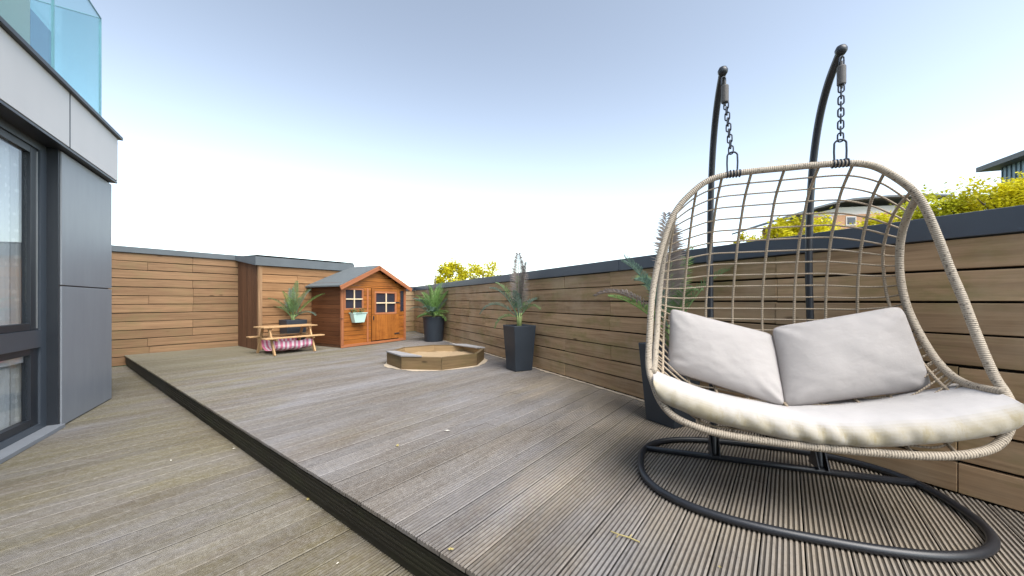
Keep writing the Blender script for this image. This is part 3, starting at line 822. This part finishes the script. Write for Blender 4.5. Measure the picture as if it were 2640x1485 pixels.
# A: middle of the right wall
palm('potted_palm', 'palm in tall square charcoal pot standing beside the sandpit', (.105, 5.245, 0), wall_rz, .275, .355, .645,
     [(R(178), R(42), .66, 1.5, .13, 'palm_blue'), (R(190), R(12), .42, 1.6, .11, 'palm'), (R(98), R(85), .94, .2, .22, 'palm_dry'), (R(20), R(84), .80, .3, .18, 'palm_dry'), (R(100), R(80), .62, .4, .16, 'palm'),
      (R(200), R(62), .62, .9, .15, 'palm_blue'), (R(150), R(66), .66, .8, .15, 'palm'), (R(20), R(60), .5, 1.3, .15, 'palm_blue'), (R(320), R(50), .42, 1.3, .14, 'palm'),
      (R(75), R(76), .66, .5, .16, 'palm'), (R(255), R(66), .5, .9, .14, 'palm_blue')], .82)
# B: far pot by the corner
palm('potted_palm', 'bushy palm in round charcoal pot by the far corner of the wall', (-1.93, 8.93, 0), 0, .43, .53, .60,
     rf(20, 'palm_pale', (.6,.86), (50,84), leaf=(.15,.22), dr=(.3,.8)) + rf(12, 'palm_blue', (.45,.75), (40,75), leaf=(.14,.2)) + rf(12, 'palm_pale', (.28,.42), (0,40), leaf=(.12,.16)) +
     [(R(80), R(86), 1.15, .1, .07, 'palm_dry'), (R(190), R(78), .98, .2, .08, 'palm_dry')], .68, True)
# C: behind the swing chair
palm('potted_palm', 'tall palm in square charcoal pot half hidden behind the swing chair', (1.31, 2.99, 0), wall_rz, .27, .36, .645,
     [(R(95), R(87), 1.0, .12, .24, 'palm_dry'), (R(186), R(66), .74, .5, .14, 'palm_blue'), (R(70), R(82), .88, .3, .20, 'palm_dry'), (R(192), R(40), .62, .45, .13, 'palm_pale'), (R(40), R(70), .85, .6, .17, 'palm_pale'),
      (R(168), R(70), .72, .8, .16, 'palm_blue'), (R(215), R(62), .66, 1.0, .16, 'palm_blue'), (R(60), R(66), .9, .7, .18, 'palm'), (R(345), R(62), .8, .9, .18, 'palm'),
      (R(100), R(60), .8, 1.0, .18, 'palm'), (R(270), R(60), .6, 1.1, .16, 'palm'), (R(150), R(50), .75, 1.0, .16, 'palm_dry')], .80)
# D: behind the picnic table
palm('potted_palm', 'palm in wide charcoal pot between the picnic table and timber store', (-4.60, 7.60, 0), math.atan2(BD.y, BD.x), .32, .40, .60,
     [(R(150), R(62), .62, .6, .16, 'palm_blue'), (R(100), R(78), .8, .3, .17, 'palm'), (R(20), R(52), .78, .5, .16, 'palm_pale'), (R(190), R(50), .5, 1.0, .14, 'palm'), (R(350), R(30), .55, .9, .14, 'palm_blue'),
      (R(220), R(60), .6, .8, .15, 'palm'), (R(300), R(62), .55, .9, .15, 'palm'), (R(60), R(66), .72, .5, .16, 'palm_blue'), (R(130), R(74), .74, .4, .17, 'palm_blue'), (R(0), R(70), .68, .6, .16, 'palm'), (R(260), R(72), .6, .6, .16, 'palm_pale')], .70)

# ------------------------------------------------------------------ swing seat: stand, basket, cushions
CC = Vector((1.449, 1.946, 0)); ch_r = math.atan2(-.319, .9478)
st = thing('swing_stand', 'black steel swing seat stand with oval base and two curved poles', 'stand', tuple(CC), ch_r)
# local: x = width, y = backwards, z = up
N = 96; pts = []
for i in range(N):
    a = 2*math.pi*i/N; c, s = math.cos(a), math.sin(a); e = 2/2.6; xr, yr = .71*math.copysign(abs(c)**e, c), .522*math.copysign(abs(s)**e, s)
    pts.append((xr+.028*yr-.002, yr-.028*xr+.024, .0195))
mb = MB(); mb.tube(pts, .0185, 14, closed=True); mb.build('base_ring', M['steel'], st, smooth=True)
mb = MB(); yb = .235; xb = .71*(1-((yb-.024)/.522)**2.6)**(1/2.6) - .006
mb.tube([(-xb+.004, yb+.014, .021), (xb+.004, yb-.014, .021)], .0178, 14); mb.build('cross_bar', M['steel'], st, smooth=True)
for sg in (-1, 1):
    prof = [(.245, .03), (.285, .20), (.345, .60), (.385, 1.0), (.395, 1.25), (.385, 1.50), (.36, 1.72), (.315, 1.92), (.245, 2.09), (.15, 2.215), (.035, 2.30)]
    P = spline([(sg*.272, y, z) for y, z in prof], 6)
    mb = MB(); mb.tube(P, .0192, 14); pole = mb.build('pole', M['steel'], st, smooth=True)
    mb = MB(); mb.lathe([(0,-.027), (.016,-.023), (.0255,-.008), (.0265,.005), (.019,.021), (0,.028)], 16, (sg*.272, .028, 2.304)); mb.build('end_cap', M['steel'], pole, smooth=True)
    mb = MB()   # gusset foot
    for k in (-1, 1): mb.prism([(sg*.272+.02*k, .20, .035), (sg*.272+.02*k, .335, .03), (sg*.272+.02*k, .283, .15), (sg*.272+.02*k, .262, .15)], (.006*k, 0, 0))
    mb.build('gusset', M['steel'], pole)

bk = thing('hanging_basket', 'double swing seat basket of pale woven rattan hanging on chains', 'swing seat', tuple(CC), ch_r)
half = [(0,-.045,1.697), (.12,-.045,1.697), (.22,-.045,1.694), (.31,-.045,1.684), (.385,-.045,1.655), (.466,-.048,1.585), (.521,-.052,1.517), (.56,-.053,1.435), (.603,-.058,1.291), (.636,-.075,1.138),
        (.656,-.112,1.0), (.668,-.165,.837), (.677,-.225,.69), (.674,-.278,.627), (.662,-.315,.585), (.628,-.358,.50), (.566,-.392,.437), (.46,-.42,.402), (.33,-.425,.383), (.17,-.425,.375), (0,-.425,.372)]
full = half + [(-x, y, z) for x, y, z in half[-2:0:-1]]
rim = spline(full, 6, closed=True)
mb = MB(); mb.tube(rim, .0168, 14, closed=True); mb.build('outer_rim', M['wicker'], bk, smooth=True)
r2 = [(.535,-.045,1.497), (.545,.028,1.44), (.56,.098,1.37), (.573,.144,1.29), (.584,.169,1.19), (.593,.172,1.09), (.602,.154,.987), (.61,.12,.90), (.618,.064,.805), (.629,.0,.715), (.636,-.078,.655), (.645,-.15,.63), (.65,-.23,.628), (.662,-.29,.63)]
for sg in (-1, 1):
    mb = MB(); mb.tube(spline([(sg*x, y, z) for x, y, z in r2], 6), .0168, 14); mb.build('side_rim', M['wicker'], bk, smooth=True)
# net: long wires from the top bar down the back and under the seat
def wire(a_top, zt, bulge, a_low):
    if abs(a_top) < 1e-6: pass
    P = []
    for (z, b) in ((1.58,.075), (1.46,.145), (1.35,.205), (1.22,.248), (1.08,.283), (.95,.30), (.80,.295), (.65,.25), (.55,.185), (.46,.08), (.41,-.08), (.385,-.25)):
        P.append([0, b, z])
    return P
lng = []
def mk(a, zt, bt, bsc, lowz):
    P = [(a, bt, zt)]
    for (z, b) in ((1.58,.078), (1.46,.148), (1.35,.205), (1.22,.248), (1.08,.283), (.95,.30), (.82,.298), (.68,.262), (.58,.19), (.50,.09), (.45,-.08), (.41,-.25), (.375,-.425)):
        k = (1.69-z)/(1.69-.95)
        zz = z if z < .95 else .95 + (z-.95)*(zt-.95)/(1.69-.95)
        bb = b*bsc if z > .6 else b
        if z < .9: zz += lowz*max(0, 1-abs(z-.5)/.42)
        aa = a*(1+.085*min(k, 1)) if z >= .95 else a*1.085
        P.append((aa, bb, zz))
    z_f = {0: .372, .15: .374, .29: .380, .415: .395}[abs(a)]
    P[-1] = (P[-1][0], -.425 if abs(a) < .4 else -.415, z_f)
    return P
for a in (-.415, -.29, -.15, 0, .15, .29, .415):
    zt, bsc, lz = {0: (1.695, 1.03, 0), .15: (1.695, 1.0, .005), .29: (1.688, .975, .03), .415: (1.635, .88, .06)}[abs(a)]
    P = mk(a, zt, -.045, bsc, lz); S = spline(P, 6)
    # split at z=.95
    k = next(i for i, p in enumerate(S) if p.z <= .951)
    lng.append((S[:k+1], S[k:]))
w8 = [(.515,-.045,1.53), (.523,.095,1.453), (.532,.183,1.334), (.541,.22,1.235), (.552,.222,1.08), (.56,.195,.965), (.572,.14,.85), (.583,.06,.745), (.592,-.03,.655), (.602,-.134,.585), (.625,-.23,.562), (.655,-.30,.572)]
for sg in (-1, 1):
    S = spline([(sg*x, y, z) for x, y, z in w8], 6); k = next(i for i, p in enumerate(S) if p.z <= .966)
    e = (S[:k+1], S[k:]); lng = [e]+lng if sg < 0 else lng+[e]
    S2 = spline([(sg*x, y, z) for x, y, z in r2], 6); k = next(i for i, p in enumerate(S2) if p.z <= .988)
    e2 = (S2[:k+1], S2[k:]); lng = [e2]+lng if sg < 0 else lng+[e2]
mbl = MB()
for i, (a, b) in enumerate(lng):
    if 0 < i < len(lng)-1: mbl.tube(a + b[1:], .0072, 7)
mbl.build('upright_cords', M['cord'], bk, smooth=True)
NU, NL = 13, 17
up_rows = [resample(a, NU) for a, b in lng]; lo_rows = [resample(b, NL) for a, b in lng]
mb = MB()
for r in range(1, NU): mb.tube(spline([c[r] for c in up_rows], 5), .0047, 6)
for r in range(1, NL-1): mb.tube(spline([c[r] for c in lo_rows], 5), .0047, 6)
for sg in (0, -1):   # rungs between outermost cord and side rim on the arms
    a = resample(lo_rows[sg], 40); b = resample(lo_rows[1 if sg == 0 else -2], 40)
    for r in range(2, 38, 3): mb.tube([a[r], b[r]], .0036, 6)
mb.build('cross_cords', M['cord'], bk, smooth=True)
# chains
def link(mb, c, h, w, r, yaw, tilt=None):
    pts = []
    for k in range(20):
        a = 2*math.pi*k/20; x = w/2*math.cos(a); z = math.sin(a)*w/2 + (h/2-w/2)*(1 if math.sin(a) > .01 else -1 if math.sin(a) < -.01 else 0)
        pts.append(Vector((x*math.cos(yaw), x*math.sin(yaw), z)) + Vector(c))
    mb.tube(pts, r, 7, closed=True)
for sg in (-1, 1):
    top = Vector((sg*.272, .022, 2.268)); bot = Vector((sg*.236, -.045, 1.70))
    ln = lambda t: top.lerp(bot, t)
    mb = MB(); tot = (bot-top).length
    t0 = .02
    link(mb, ln(.045), .050, .022, .0036, .2); mb.build('hook_link', M['chain'], bk, smooth=True); mb = MB()
    zs = (.275, .80); n = 9
    for k in range(n):
        t = zs[0] + (zs[1]-zs[0])*(k+.5)/n
        link(mb, ln(t), .046, .023, .0037, (1.1 if k % 2 else -.45))
    chn = mb.build('chain', M['chain'], bk, smooth=True)
    mb = MB(); c = ln(.185); mb.lathe([(0,-.048), (.017,-.048), (.019,-.044), (.019,.044), (.017,.048), (0,.048)], 18, tuple(c)); mb.tube([tuple(c+Z3*.05), tuple(c+Z3*.075)], .006, 8); mb.tube([tuple(c-Z3*.05), tuple(c-Z3*.066)], .006, 8)
    mb.build('spring', M['spring'], chn, smooth=False)
    mb = MB(); link(mb, ln(.90) , .118, .050, .0046, -.1); 
    mb.build('shackle', M['chain'], chn, smooth=True)
    mb = MB()
    for dx in (-.030, -.015, .0, .015, .030): mb.tube([(bot.x+dx + .0*k, -.045+.0182*math.cos(6.283*k/10), 1.693+.0182*math.sin(6.283*k/10)) for k in range(10)], .0042, 6, closed=True)
    mb.build('binding', M['chain'], chn, smooth=True)

# seat cushion
def seat_cushion():
    mb = MB(); NA, NP = 150, 40; rows = []
    for i in range(NA+1):
        s = -1 + 2*i/NA; s = math.copysign(1-(1-abs(s))**1.7, s); a = s*.662
        k = abs(a)/.662
        fb = -.452 + .05*k**3; bb = .22 - .24*k**2
        zf = .496 + .092*(k*.662/.6)**2; zk = .425 + .155*(k*.662/.6)**2; th = .132*max(0, (1-k**36))**.5 * (1-.16*k)
        rr = []
        for j in range(NP):
            ang = 2*math.pi*j/NP; c, sn = math.cos(ang), math.sin(ang); ee = 2/4.2
            yy = (fb+bb)/2 + (bb-fb)/2*math.copysign(abs(c)**ee, c); zz = math.copysign(abs(sn)**(2/2.6), sn)
            crown = .018*math.sin(math.pi*min(1, max(0, (yy-fb)/(bb-fb))))**.7 if sn > 0 else 0
            vv = min(1, max(0, (yy-fb)/(bb-fb-.1))); zt = zf + (zk-zf)*(vv*vv*(3-2*vv))
            z = zt - th/2 + zz*th/2 + crown*(1 if th > .05 else 0)
            if sn > 0: z -= .010*math.exp(-((a)/.10)**2)*1.0
            # wrinkles: slanting folds on the front face, soft lumps on top
            w = mnoise.noise(Vector((a*7, yy*6, z*6)))*.007
            fr2 = max(0, 1-abs(yy-fb)/.06)
            env = math.exp(-((a-.03)/.26)**2)
            fold = abs(math.sin(a*33 + (z-.45)*16 + 1.6*mnoise.noise(Vector((a*5, 0, 3)))))*.017*env - .008*env
            small = mnoise.noise(Vector((a*26, yy*10, z*24)))*.0035
            yy -= fr2*(fold + small) ; z += w + small*.5 + (fold*.35*fr2 if sn > 0 else 0)
            rr.append(((a, yy, z), fr2*(.5 if sn > .85 else 1)*(1 - 22*fold*1.0 if fold < .004 else .8)))
        rows.append(rr)
    n0 = len(mb.v)
    for rr in rows: mb.v += [p for p, _ in rr]
    for i in range(NA):
        for j in range(NP):
            j2 = (j+1) % NP
            mb.face([n0+i*NP+j, n0+(i+1)*NP+j, n0+(i+1)*NP+j2, n0+i*NP+j2], None, rows[i][j][1])
    mb.face([n0+j for j in range(NP)], None, 0); mb.face([n0+NA*NP+j for j in range(NP)][::-1], None, 0)
    # piping along the top front edge
    mp = MB(); top = [Vector(rr[next(j for j in range(NP) if 2*math.pi*j/NP > math.pi*.80)][0]) for rr in rows[2:-2]]
    return mb, top
o = None
mb, top = seat_cushion()
sc_ = mb.build('seat_cushion', M['fabric_seat'], smooth=True); sc_.location = CC; sc_.rotation_euler = (0,0,ch_r)
tag(sc_, 'long off white seat cushion with stained front edge lying in the swing basket', 'cushion')
def pillow(name, label, BL, BR, TR, TL, thick, seed):
    BL, BR, TR, TL = map(Vector, (BL, BR, TR, TL)); NX = 44
    nrm = ((BR-BL).cross(TL-BL)).normalized()
    if nrm.y > 0: nrm = -nrm
    mb = MB(); idx = {}
    def P(s, t, side):
        # pinched sides, pointed corners
        rc = 1-.05*(abs(s)*abs(t))**9; s2 = s*(1-.02*(1-t*t)*abs(s)**3)*rc; t2 = t*(1-.03*(1-s*s)*abs(t)**3)*rc
        u, v = (s2+1)/2, (t2+1)/2
        p = BL*(1-u)*(1-v) + BR*u*(1-v) + TR*u*v + TL*(1-u)*v
        h = ((1-abs(s)**2.6)*(1-abs(t)**2.6))
        h = max(h, 0)**.50*thick/2
        h *= 1 + .10*mnoise.noise(Vector((s*1.6+seed, t*1.6, side)))
        edge = 1-min(1-abs(s), 1-abs(t))
        cor = (abs(s)*abs(t))**2
        ang = math.atan2(t, s)
        rad = abs(abs(s)-abs(t))
        wr = math.sin((s*13*(1 if t*s > 0 else -1) - t*13)*1.0 + seed + 3*mnoise.noise(Vector((s*2, t*2, seed))))*.014*cor*(1-edge**10)
        wr += mnoise.noise(Vector((s*5+seed, t*5, side*3)))*.0034*(1-edge**6) + mnoise.noise(Vector((s*13+seed, t*13, side*3)))*.0018*(1-edge**6)
        return p + nrm*side*(h + wr)
    def key(i, j, side):
        if i in (0, NX) or j in (0, NX): side = 0
        k = (i, j, side)
        if k not in idx:
            idx[k] = len(mb.v)
            f = lambda x: math.copysign(1-(1-abs(x))**1.35, x)
            mb.v.append(tuple(P(f(-1+2*i/NX), f(-1+2*j/NX), side)))
        return idx[k]
    for side in (1, -1):
        for i in range(NX):
            for j in range(NX):
                q = [key(i,j,side), key(i+1,j,side), key(i+1,j+1,side), key(i,j+1,side)]
                mb.face(q if side > 0 else q[::-1], None, 0)
    ob = mb.build(name, M['fabric'], smooth=True); ob.location = CC; ob.rotation_euler = (0,0,ch_r)
    tag(ob, label, 'pillow', 'loose pillows on the swing seat')
    edge = [Vector(mb.v[key(i,0,0)]) for i in range(NX)] + [Vector(mb.v[key(NX,j,0)]) for j in range(NX)] + [Vector(mb.v[key(i,NX,0)]) for i in range(NX,0,-1)] + [Vector(mb.v[key(0,j,0)]) for j in range(NX,0,-1)]
    m2 = MB(); m2.tube(edge, .0032, 6, closed=True); m2.build('seam', M['piping'], ob, smooth=True)
pillow('pillow', 'pale grey pillow leaning in the swing seat corner nearest the potted palm', (-.565,.02,.585), (.005,-.05,.435), (.015,.165,.805), (-.54,.11,.955), .19, 1.3)
pillow('pillow', 'pale grey pillow leaning in the swing seat corner nearest the parapet wall', (-.005,-.055,.435), (.615,-.01,.575), (.555,.10,.975), (.0,.15,.845), .20, 5.1)

# ------------------------------------------------------------------ beyond the parapet
def crown_mesh(mb, c, rad, n, leaf, clumps=26, seed=0):
    rg = random.Random(seed); c = Vector(c); cs = []
    for k in range(clumps):
        while True:
            v = Vector((rg.uniform(-1,1), rg.uniform(-1,1), rg.uniform(-1,1)))
            if .35 < v.length < 1: break
        cs.append((Vector((v.x*rad[0], v.y*rad[1], v.z*rad[2])), rg.uniform(.22,.42)*min(rad), rg.random()))
    for k in range(n):
        cc, cr, ct = cs[rg.randrange(clumps)]
        v = Vector((rg.gauss(0,.5), rg.gauss(0,.5), rg.gauss(0,.45)))*cr
        p = c + cc + v
        a = rg.random()*6.283; e = rg.uniform(-.6,.9)
        d = Vector((math.cos(a)*math.cos(e), math.sin(a)*math.cos(e), math.sin(e)))*leaf*rg.uniform(.6,1.3); s = d.cross(Vector((rg.uniform(-1,1), rg.uniform(-1,1), 1))).normalized()*leaf*.32
        mb.quad(p, p+d*.5+s, p+d, p+d*.5-s, tone=min(1, max(0, ct*.55 + rg.random()*.45)))
def tree(name, label, base, top, rad, n, leaf, mat='tree', clumps=26, seed=0, group='sunlit trees beyond the parapet', cat='tree'):
    o = thing(name, label, cat, base, 0, group)
    H = top - base[2] + .12*rad[2]; cz = H - rad[2]
    mb = MB(); mb.tube([(0,0,0), (.05,.03,cz*.5), (0,0,cz+rad[2]*.5)], [.28,.2,.06], 8)
    rg = random.Random(seed+50)
    for k in range(6):
        a = rg.random()*6.28; mb.tube([(0,0,cz*.6+k*.1), (rad[0]*.4*math.cos(a), rad[1]*.4*math.sin(a), cz+rad[2]*.1), (rad[0]*.75*math.cos(a), rad[1]*.75*math.sin(a), cz+rad[2]*.4)], [.12,.07,.02], 6)
    mb.build('trunk', M['bark'], o, smooth=True)
    mb = MB(); crown_mesh(mb, (0,0,cz), rad, n, leaf, clumps, seed); mb.build('crown', M[mat], o)
    return o
def at(u, Y): return (u-1288)/910*Y
def zt(v, Y): return 1 + (756-v)*Y/910
G = -4.0
tree('tree', 'tall bushy sunlit tree under the dark roof at the right edge', (at(2530,24), 24, G), zt(452,24), (2.6,2.4,2.6), 9000, .26, clumps=44, seed=1)
tree('tree', 'rounded sunlit tree cut off by the right edge beside the tall tree', (at(2640,23), 23, G), zt(440,23), (2.3,2.2,2.8), 5000, .26, clumps=36, seed=9)
tree('tree', 'low sunlit bushy tree right of the basket rim', (at(2350,26), 26, G), zt(488,26), (2.0,2.0,2.2), 5000, .25, mat='tree2', clumps=34, seed=2)
tree('tree', 'sunlit bushy tree between the basket rim and the tall tree', (at(2425,26.5), 26.5, G), zt(492,26.5), (2.0,2.0,2.2), 5000, .25, mat='tree2', clumps=34, seed=3)
tree('tree', 'sunlit tree in front of the orange brick house, seen through the netting', (at(1995,22), 22, G), zt(556,22), (1.6,1.5,1.7), 4500, .22, clumps=30, seed=4)
tree('tree', 'sunlit low tree before the brick house right of the right hand pole', (at(2100,23), 23, G), zt(560,23), (1.8,1.6,1.8), 4500, .22, clumps=30, seed=5)
tree('tree', 'sunlit low tree before the brick house near the basket shoulder', (at(2230,24), 24, G), zt(548,24), (1.9,1.6,1.8), 4500, .22, clumps=30, seed=11)
tree('tree', 'small sunlit treetop just clearing the capping left of the right hand pole', (at(1878,26), 26, G), zt(592,26), (.9,.9,1.4), 2500, .2, clumps=18, seed=6)
tree('tree', 'rounded sunlit yellow tree just above the wall by the far corner pot', (at(1130,26), 26, G), zt(668,26), (1.3,1.3,1.9), 5000, .2, clumps=30, seed=7)
tree('tree', 'sunlit yellow tree above the wall beside the middle palm tip', (at(1215,27), 27, G), zt(654,27), (1.5,1.4,2.4), 5500, .2, clumps=30, seed=8)
tree('tree', 'lower sunlit yellow tree filling the gap between two trees above the wall', (at(1172,29), 29, G), zt(684,29), (1.2,1.2,1.8), 3500, .2, clumps=24, seed=12)

# modern building at the top right: overhanging roof, ribbed blue cladding
rb_d = Vector((-.291, -.957, 0)).normalized(); Yb = 36.0
RB = Vector((at(2455, Yb), Yb, G)); zr = zt(434, Yb)
rb = thing('modern_building', 'distant building with dark overhanging roof and blue ribbed cladding at the right edge', 'building', tuple(RB))
rn = Vector((-rb_d.y, rb_d.x, 0)); rn = rn if rn.x > 0 else -rn      # away from the viewer's side
lB = lambda a, b, z: rb_d*a + rn*b + Z3*(z-G)
def bxx(mb, a0, a1, b0, b1, z0, z1, **k): c = lB((a0+a1)/2, (b0+b1)/2, (z0+z1)/2); mb.box(c, (a1-a0, b1-b0, z1-z0), (rb_d, rn, Z3), **k)
mb = MB(); bxx(mb, 0, 16, 0, 12, zr, zr+.45); mb.build('roof', M['roof_grey'], rb)
mb = MB(); bxx(mb, 1.0, 15, 1.2, 11, zr-3.2, zr-.01); wl = mb.build('upper_wall', M['blue_clad'], rb)
mb = MB()
for k in range(34): bxx(mb, 1.0+k*.42, 1.06+k*.42, 1.12, 1.195, zr-3.2, zr-.02)
mb.build('rib', M['blue_clad_dark'], wl)
mb = MB(); bxx(mb, 4.6, 15, 1.0, 11, G, zr-3.21); mb.build('lower_wall', M['brick'], rb)

# brick house behind the netting
Yh = 32.0
hs = thing('brick_house', 'orange brick house with low curved grey roof beyond the parapet', 'house', (at(2160, Yh), Yh, G))
hx = lambda u: at(u, Yh) - at(2160, Yh)
hz = lambda v: zt(v, Yh) - G
mb = MB()
x0, x1 = hx(2035), hx(2345)
n0 = [(x0,0,0), (x1,0,0), (x1,0,hz(530)), (x0,0,hz(545))]
mb.prism(n0, (0,6,0)); 
me = mb
for f in range(len(me.uv)): me.uv[f] = [(me.v[i][0]+me.v[i][1], me.v[i][2]) for i in me.f[f]]
hw = mb.build('wall', M['brick'], hs)
mb = MB(); mb.prism([(x0-.05,.2,hz(545)), (x1+.05,.2,hz(530)), (x1+.05,.2,hz(512)), (x0+3,.2,hz(520)), (x0-.05,.2,hz(540))], (0,5.6,0)); mb.build('upper_wall', M['white_wall'], hs)
mb = MB(); P = [(hx(u), v) for u, v in ((1965,554), (2039,529), (2080,518), (2126,509), (2212,502), (2300,499), (2370,500))]
for (xa, va), (xb, vb) in zip(P[:-1], P[1:]):
    mb.prism([(xa,-.8,hz(va)), (xb,-.8,hz(vb)), (xb,-.8,hz(vb)+.16), (xa,-.8,hz(va)+.16)], (0,8,0))
mb.build('roof', M['roof_grey'], hs)
for u in (2080, 2140, 2200, 2265, 2320):
    mb = MB(); mb.box((hx(u), -.03, hz(556)), (.9, .06, .8)); w = mb.build('window', M['white_wall'], hs)
    mb = MB(); mb.box((hx(u), -.065, hz(556)), (.72, .02, .62)); mb.build('pane', M['dark_pane'], w)

# ------------------------------------------------------------------ scraps on the boards
GL = 'dry leaf scraps scattered on the decking'
def scrap(name, label, x, y, z, size, rz, col, seed):
    rg = random.Random(seed); mb = MB(); n = 9
    ring_ = []
    for k in range(n):
        a = 6.283*k/n; r = .75*size*(.55+.45*rg.random()); ring_.append((r*math.cos(a), r*.5*math.sin(a), .004+.006*rg.random()))
    n0 = len(mb.v); mb.v += [(0,0,.012)] + ring_
    for k in range(n): mb.face([n0, n0+1+k, n0+1+(k+1) % n], None, rg.random())
    ob = mb.build(name, col); ob.location = (x, y, z); ob.rotation_euler = (0,0,rz)
    tag(ob, label, 'leaf', GL); return ob
M['leaf_y'] = foliage('dry_leaf', (.25, .20, .07), (.42, .35, .15), .1)
M['leaf_w'] = foliage('pale_leaf', (.5, .47, .4), (.68, .64, .56), .1)
def gd(u, v, z=0.0): Yg = 910*(1-z)/(v-756); return ((u-1288)/910*Yg, Yg)
for k, (u, v, z, s, mt, lab) in enumerate([
    (1125, 1085, 0, .035, 'leaf_w', 'pale dry leaf in the middle of the upper deck'),
    (1000, 1122, 0, .03, 'leaf_y', 'yellow dry leaf on the upper deck near the step'),
    (1135, 1385, 0, .02, 'leaf_y', 'small yellow leaf on the upper deck edge near the bottom of the picture'),
    (775, 1258, LOW, .03, 'leaf_y', 'yellow leaf lying on the lower deck against the step'),
    (590, 1130, LOW, .022, 'leaf_w', 'pale scrap on the lower deck below the step'),
    (430, 1160, LOW, .016, 'leaf_w', 'tiny pale scrap on the lower deck away from the step'),
    (850, 1420, LOW, .010, 'leaf_w', 'tiny pale scrap on the lower deck near the bottom of the picture'),
    (1810, 1430, 0, .014, 'leaf_y', 'yellow leaf scrap before the oval base near the bottom of the picture')]):
    x, y = gd(u, v, z); scrap('fallen_leaf', lab, x, y, z, s, k*1.7, M[mt], k)
x, y = gd(1570, 1352)
mb = MB(); mb.tube(spline([(-.055,.012,.006), (-.02,-.003,.009), (.02,-.006,.007), (.062,-.018,.005)], 4), .003, 5, tone=.6)
mb.tube([(-.02,-.003,.009), (-.03,-.022,.006)], .002, 5, tone=.3); mb.tube([(.02,-.006,.007), (.03,.02,.006)], .002, 5, tone=.9)
tw = mb.build('twig', M['leaf_y']); tw.location = (x, y, .001); tw.rotation_euler = (0,0,-.35); tag(tw, 'thin yellow twig on the boards before the oval base', 'twig')

# ------------------------------------------------------------------ light, sky, camera
SUN_EL = R(54); sdir = Vector((.58, -.81, 0)).normalized()
w = bpy.data.worlds.new('World'); sc.world = w; w.use_nodes = True
nt = w.node_tree; nt.nodes.clear()
sk = nt.nodes.new('ShaderNodeTexSky'); sk.sky_type = 'NISHITA'; sk.sun_disc = False
sk.sun_elevation = SUN_EL; sk.sun_rotation = math.atan2(sdir.x, sdir.y)
sk.air_density = 1.0; sk.dust_density = 1.0; sk.ozone_density = 1.0; sk.altitude = 30
bg = nt.nodes.new('ShaderNodeBackground'); bg.inputs[1].default_value = .054
wo = nt.nodes.new('ShaderNodeOutputWorld'); hs_ = nt.nodes.new('ShaderNodeHueSaturation'); hs_.inputs['Saturation'].default_value = .49
wm = nt.nodes.new('ShaderNodeMix'); wm.data_type = 'RGBA'; wm.blend_type = 'MULTIPLY'; wm.inputs[0].default_value = 1; wm.inputs[7].default_value = (.985, .99, .95, 1)
nt.links.new(sk.outputs[0], hs_.inputs['Color']); nt.links.new(hs_.outputs[0], wm.inputs[6]); gm = nt.nodes.new('ShaderNodeGamma'); gm.inputs[1].default_value = 1.5
nt.links.new(wm.outputs[2], gm.inputs[0]); nt.links.new(gm.outputs[0], bg.inputs[0]); nt.links.new(bg.outputs[0], wo.inputs[0])
sl_ = bpy.data.lights.new('sun', 'SUN'); sl_.energy = 1.5; sl_.angle = R(46); sl_.color = (1, .95, .88)
so_ = bpy.data.objects.new('sun', sl_); COL.objects.link(so_)
tov = Vector((sdir.x*math.cos(SUN_EL), sdir.y*math.cos(SUN_EL), math.sin(SUN_EL)))
so_.rotation_euler = tov.to_track_quat('Z', 'Y').to_euler(); so_.location = tov*60
cam = bpy.data.cameras.new('camera'); cam.sensor_width = 36; cam.lens = 36*910/2576; cam.shift_y = 31.5/2576
cam.clip_start = .05; cam.clip_end = 3000
co_ = bpy.data.objects.new('camera', cam); COL.objects.link(co_); co_.location = (0,0,1.0); co_.rotation_euler = (R(90),0,0)
sc.camera = co_
sc.view_settings.view_transform = 'Standard'; sc.view_settings.look = 'None'; sc.view_settings.gamma = 1
sc.view_settings.exposure = 1.7
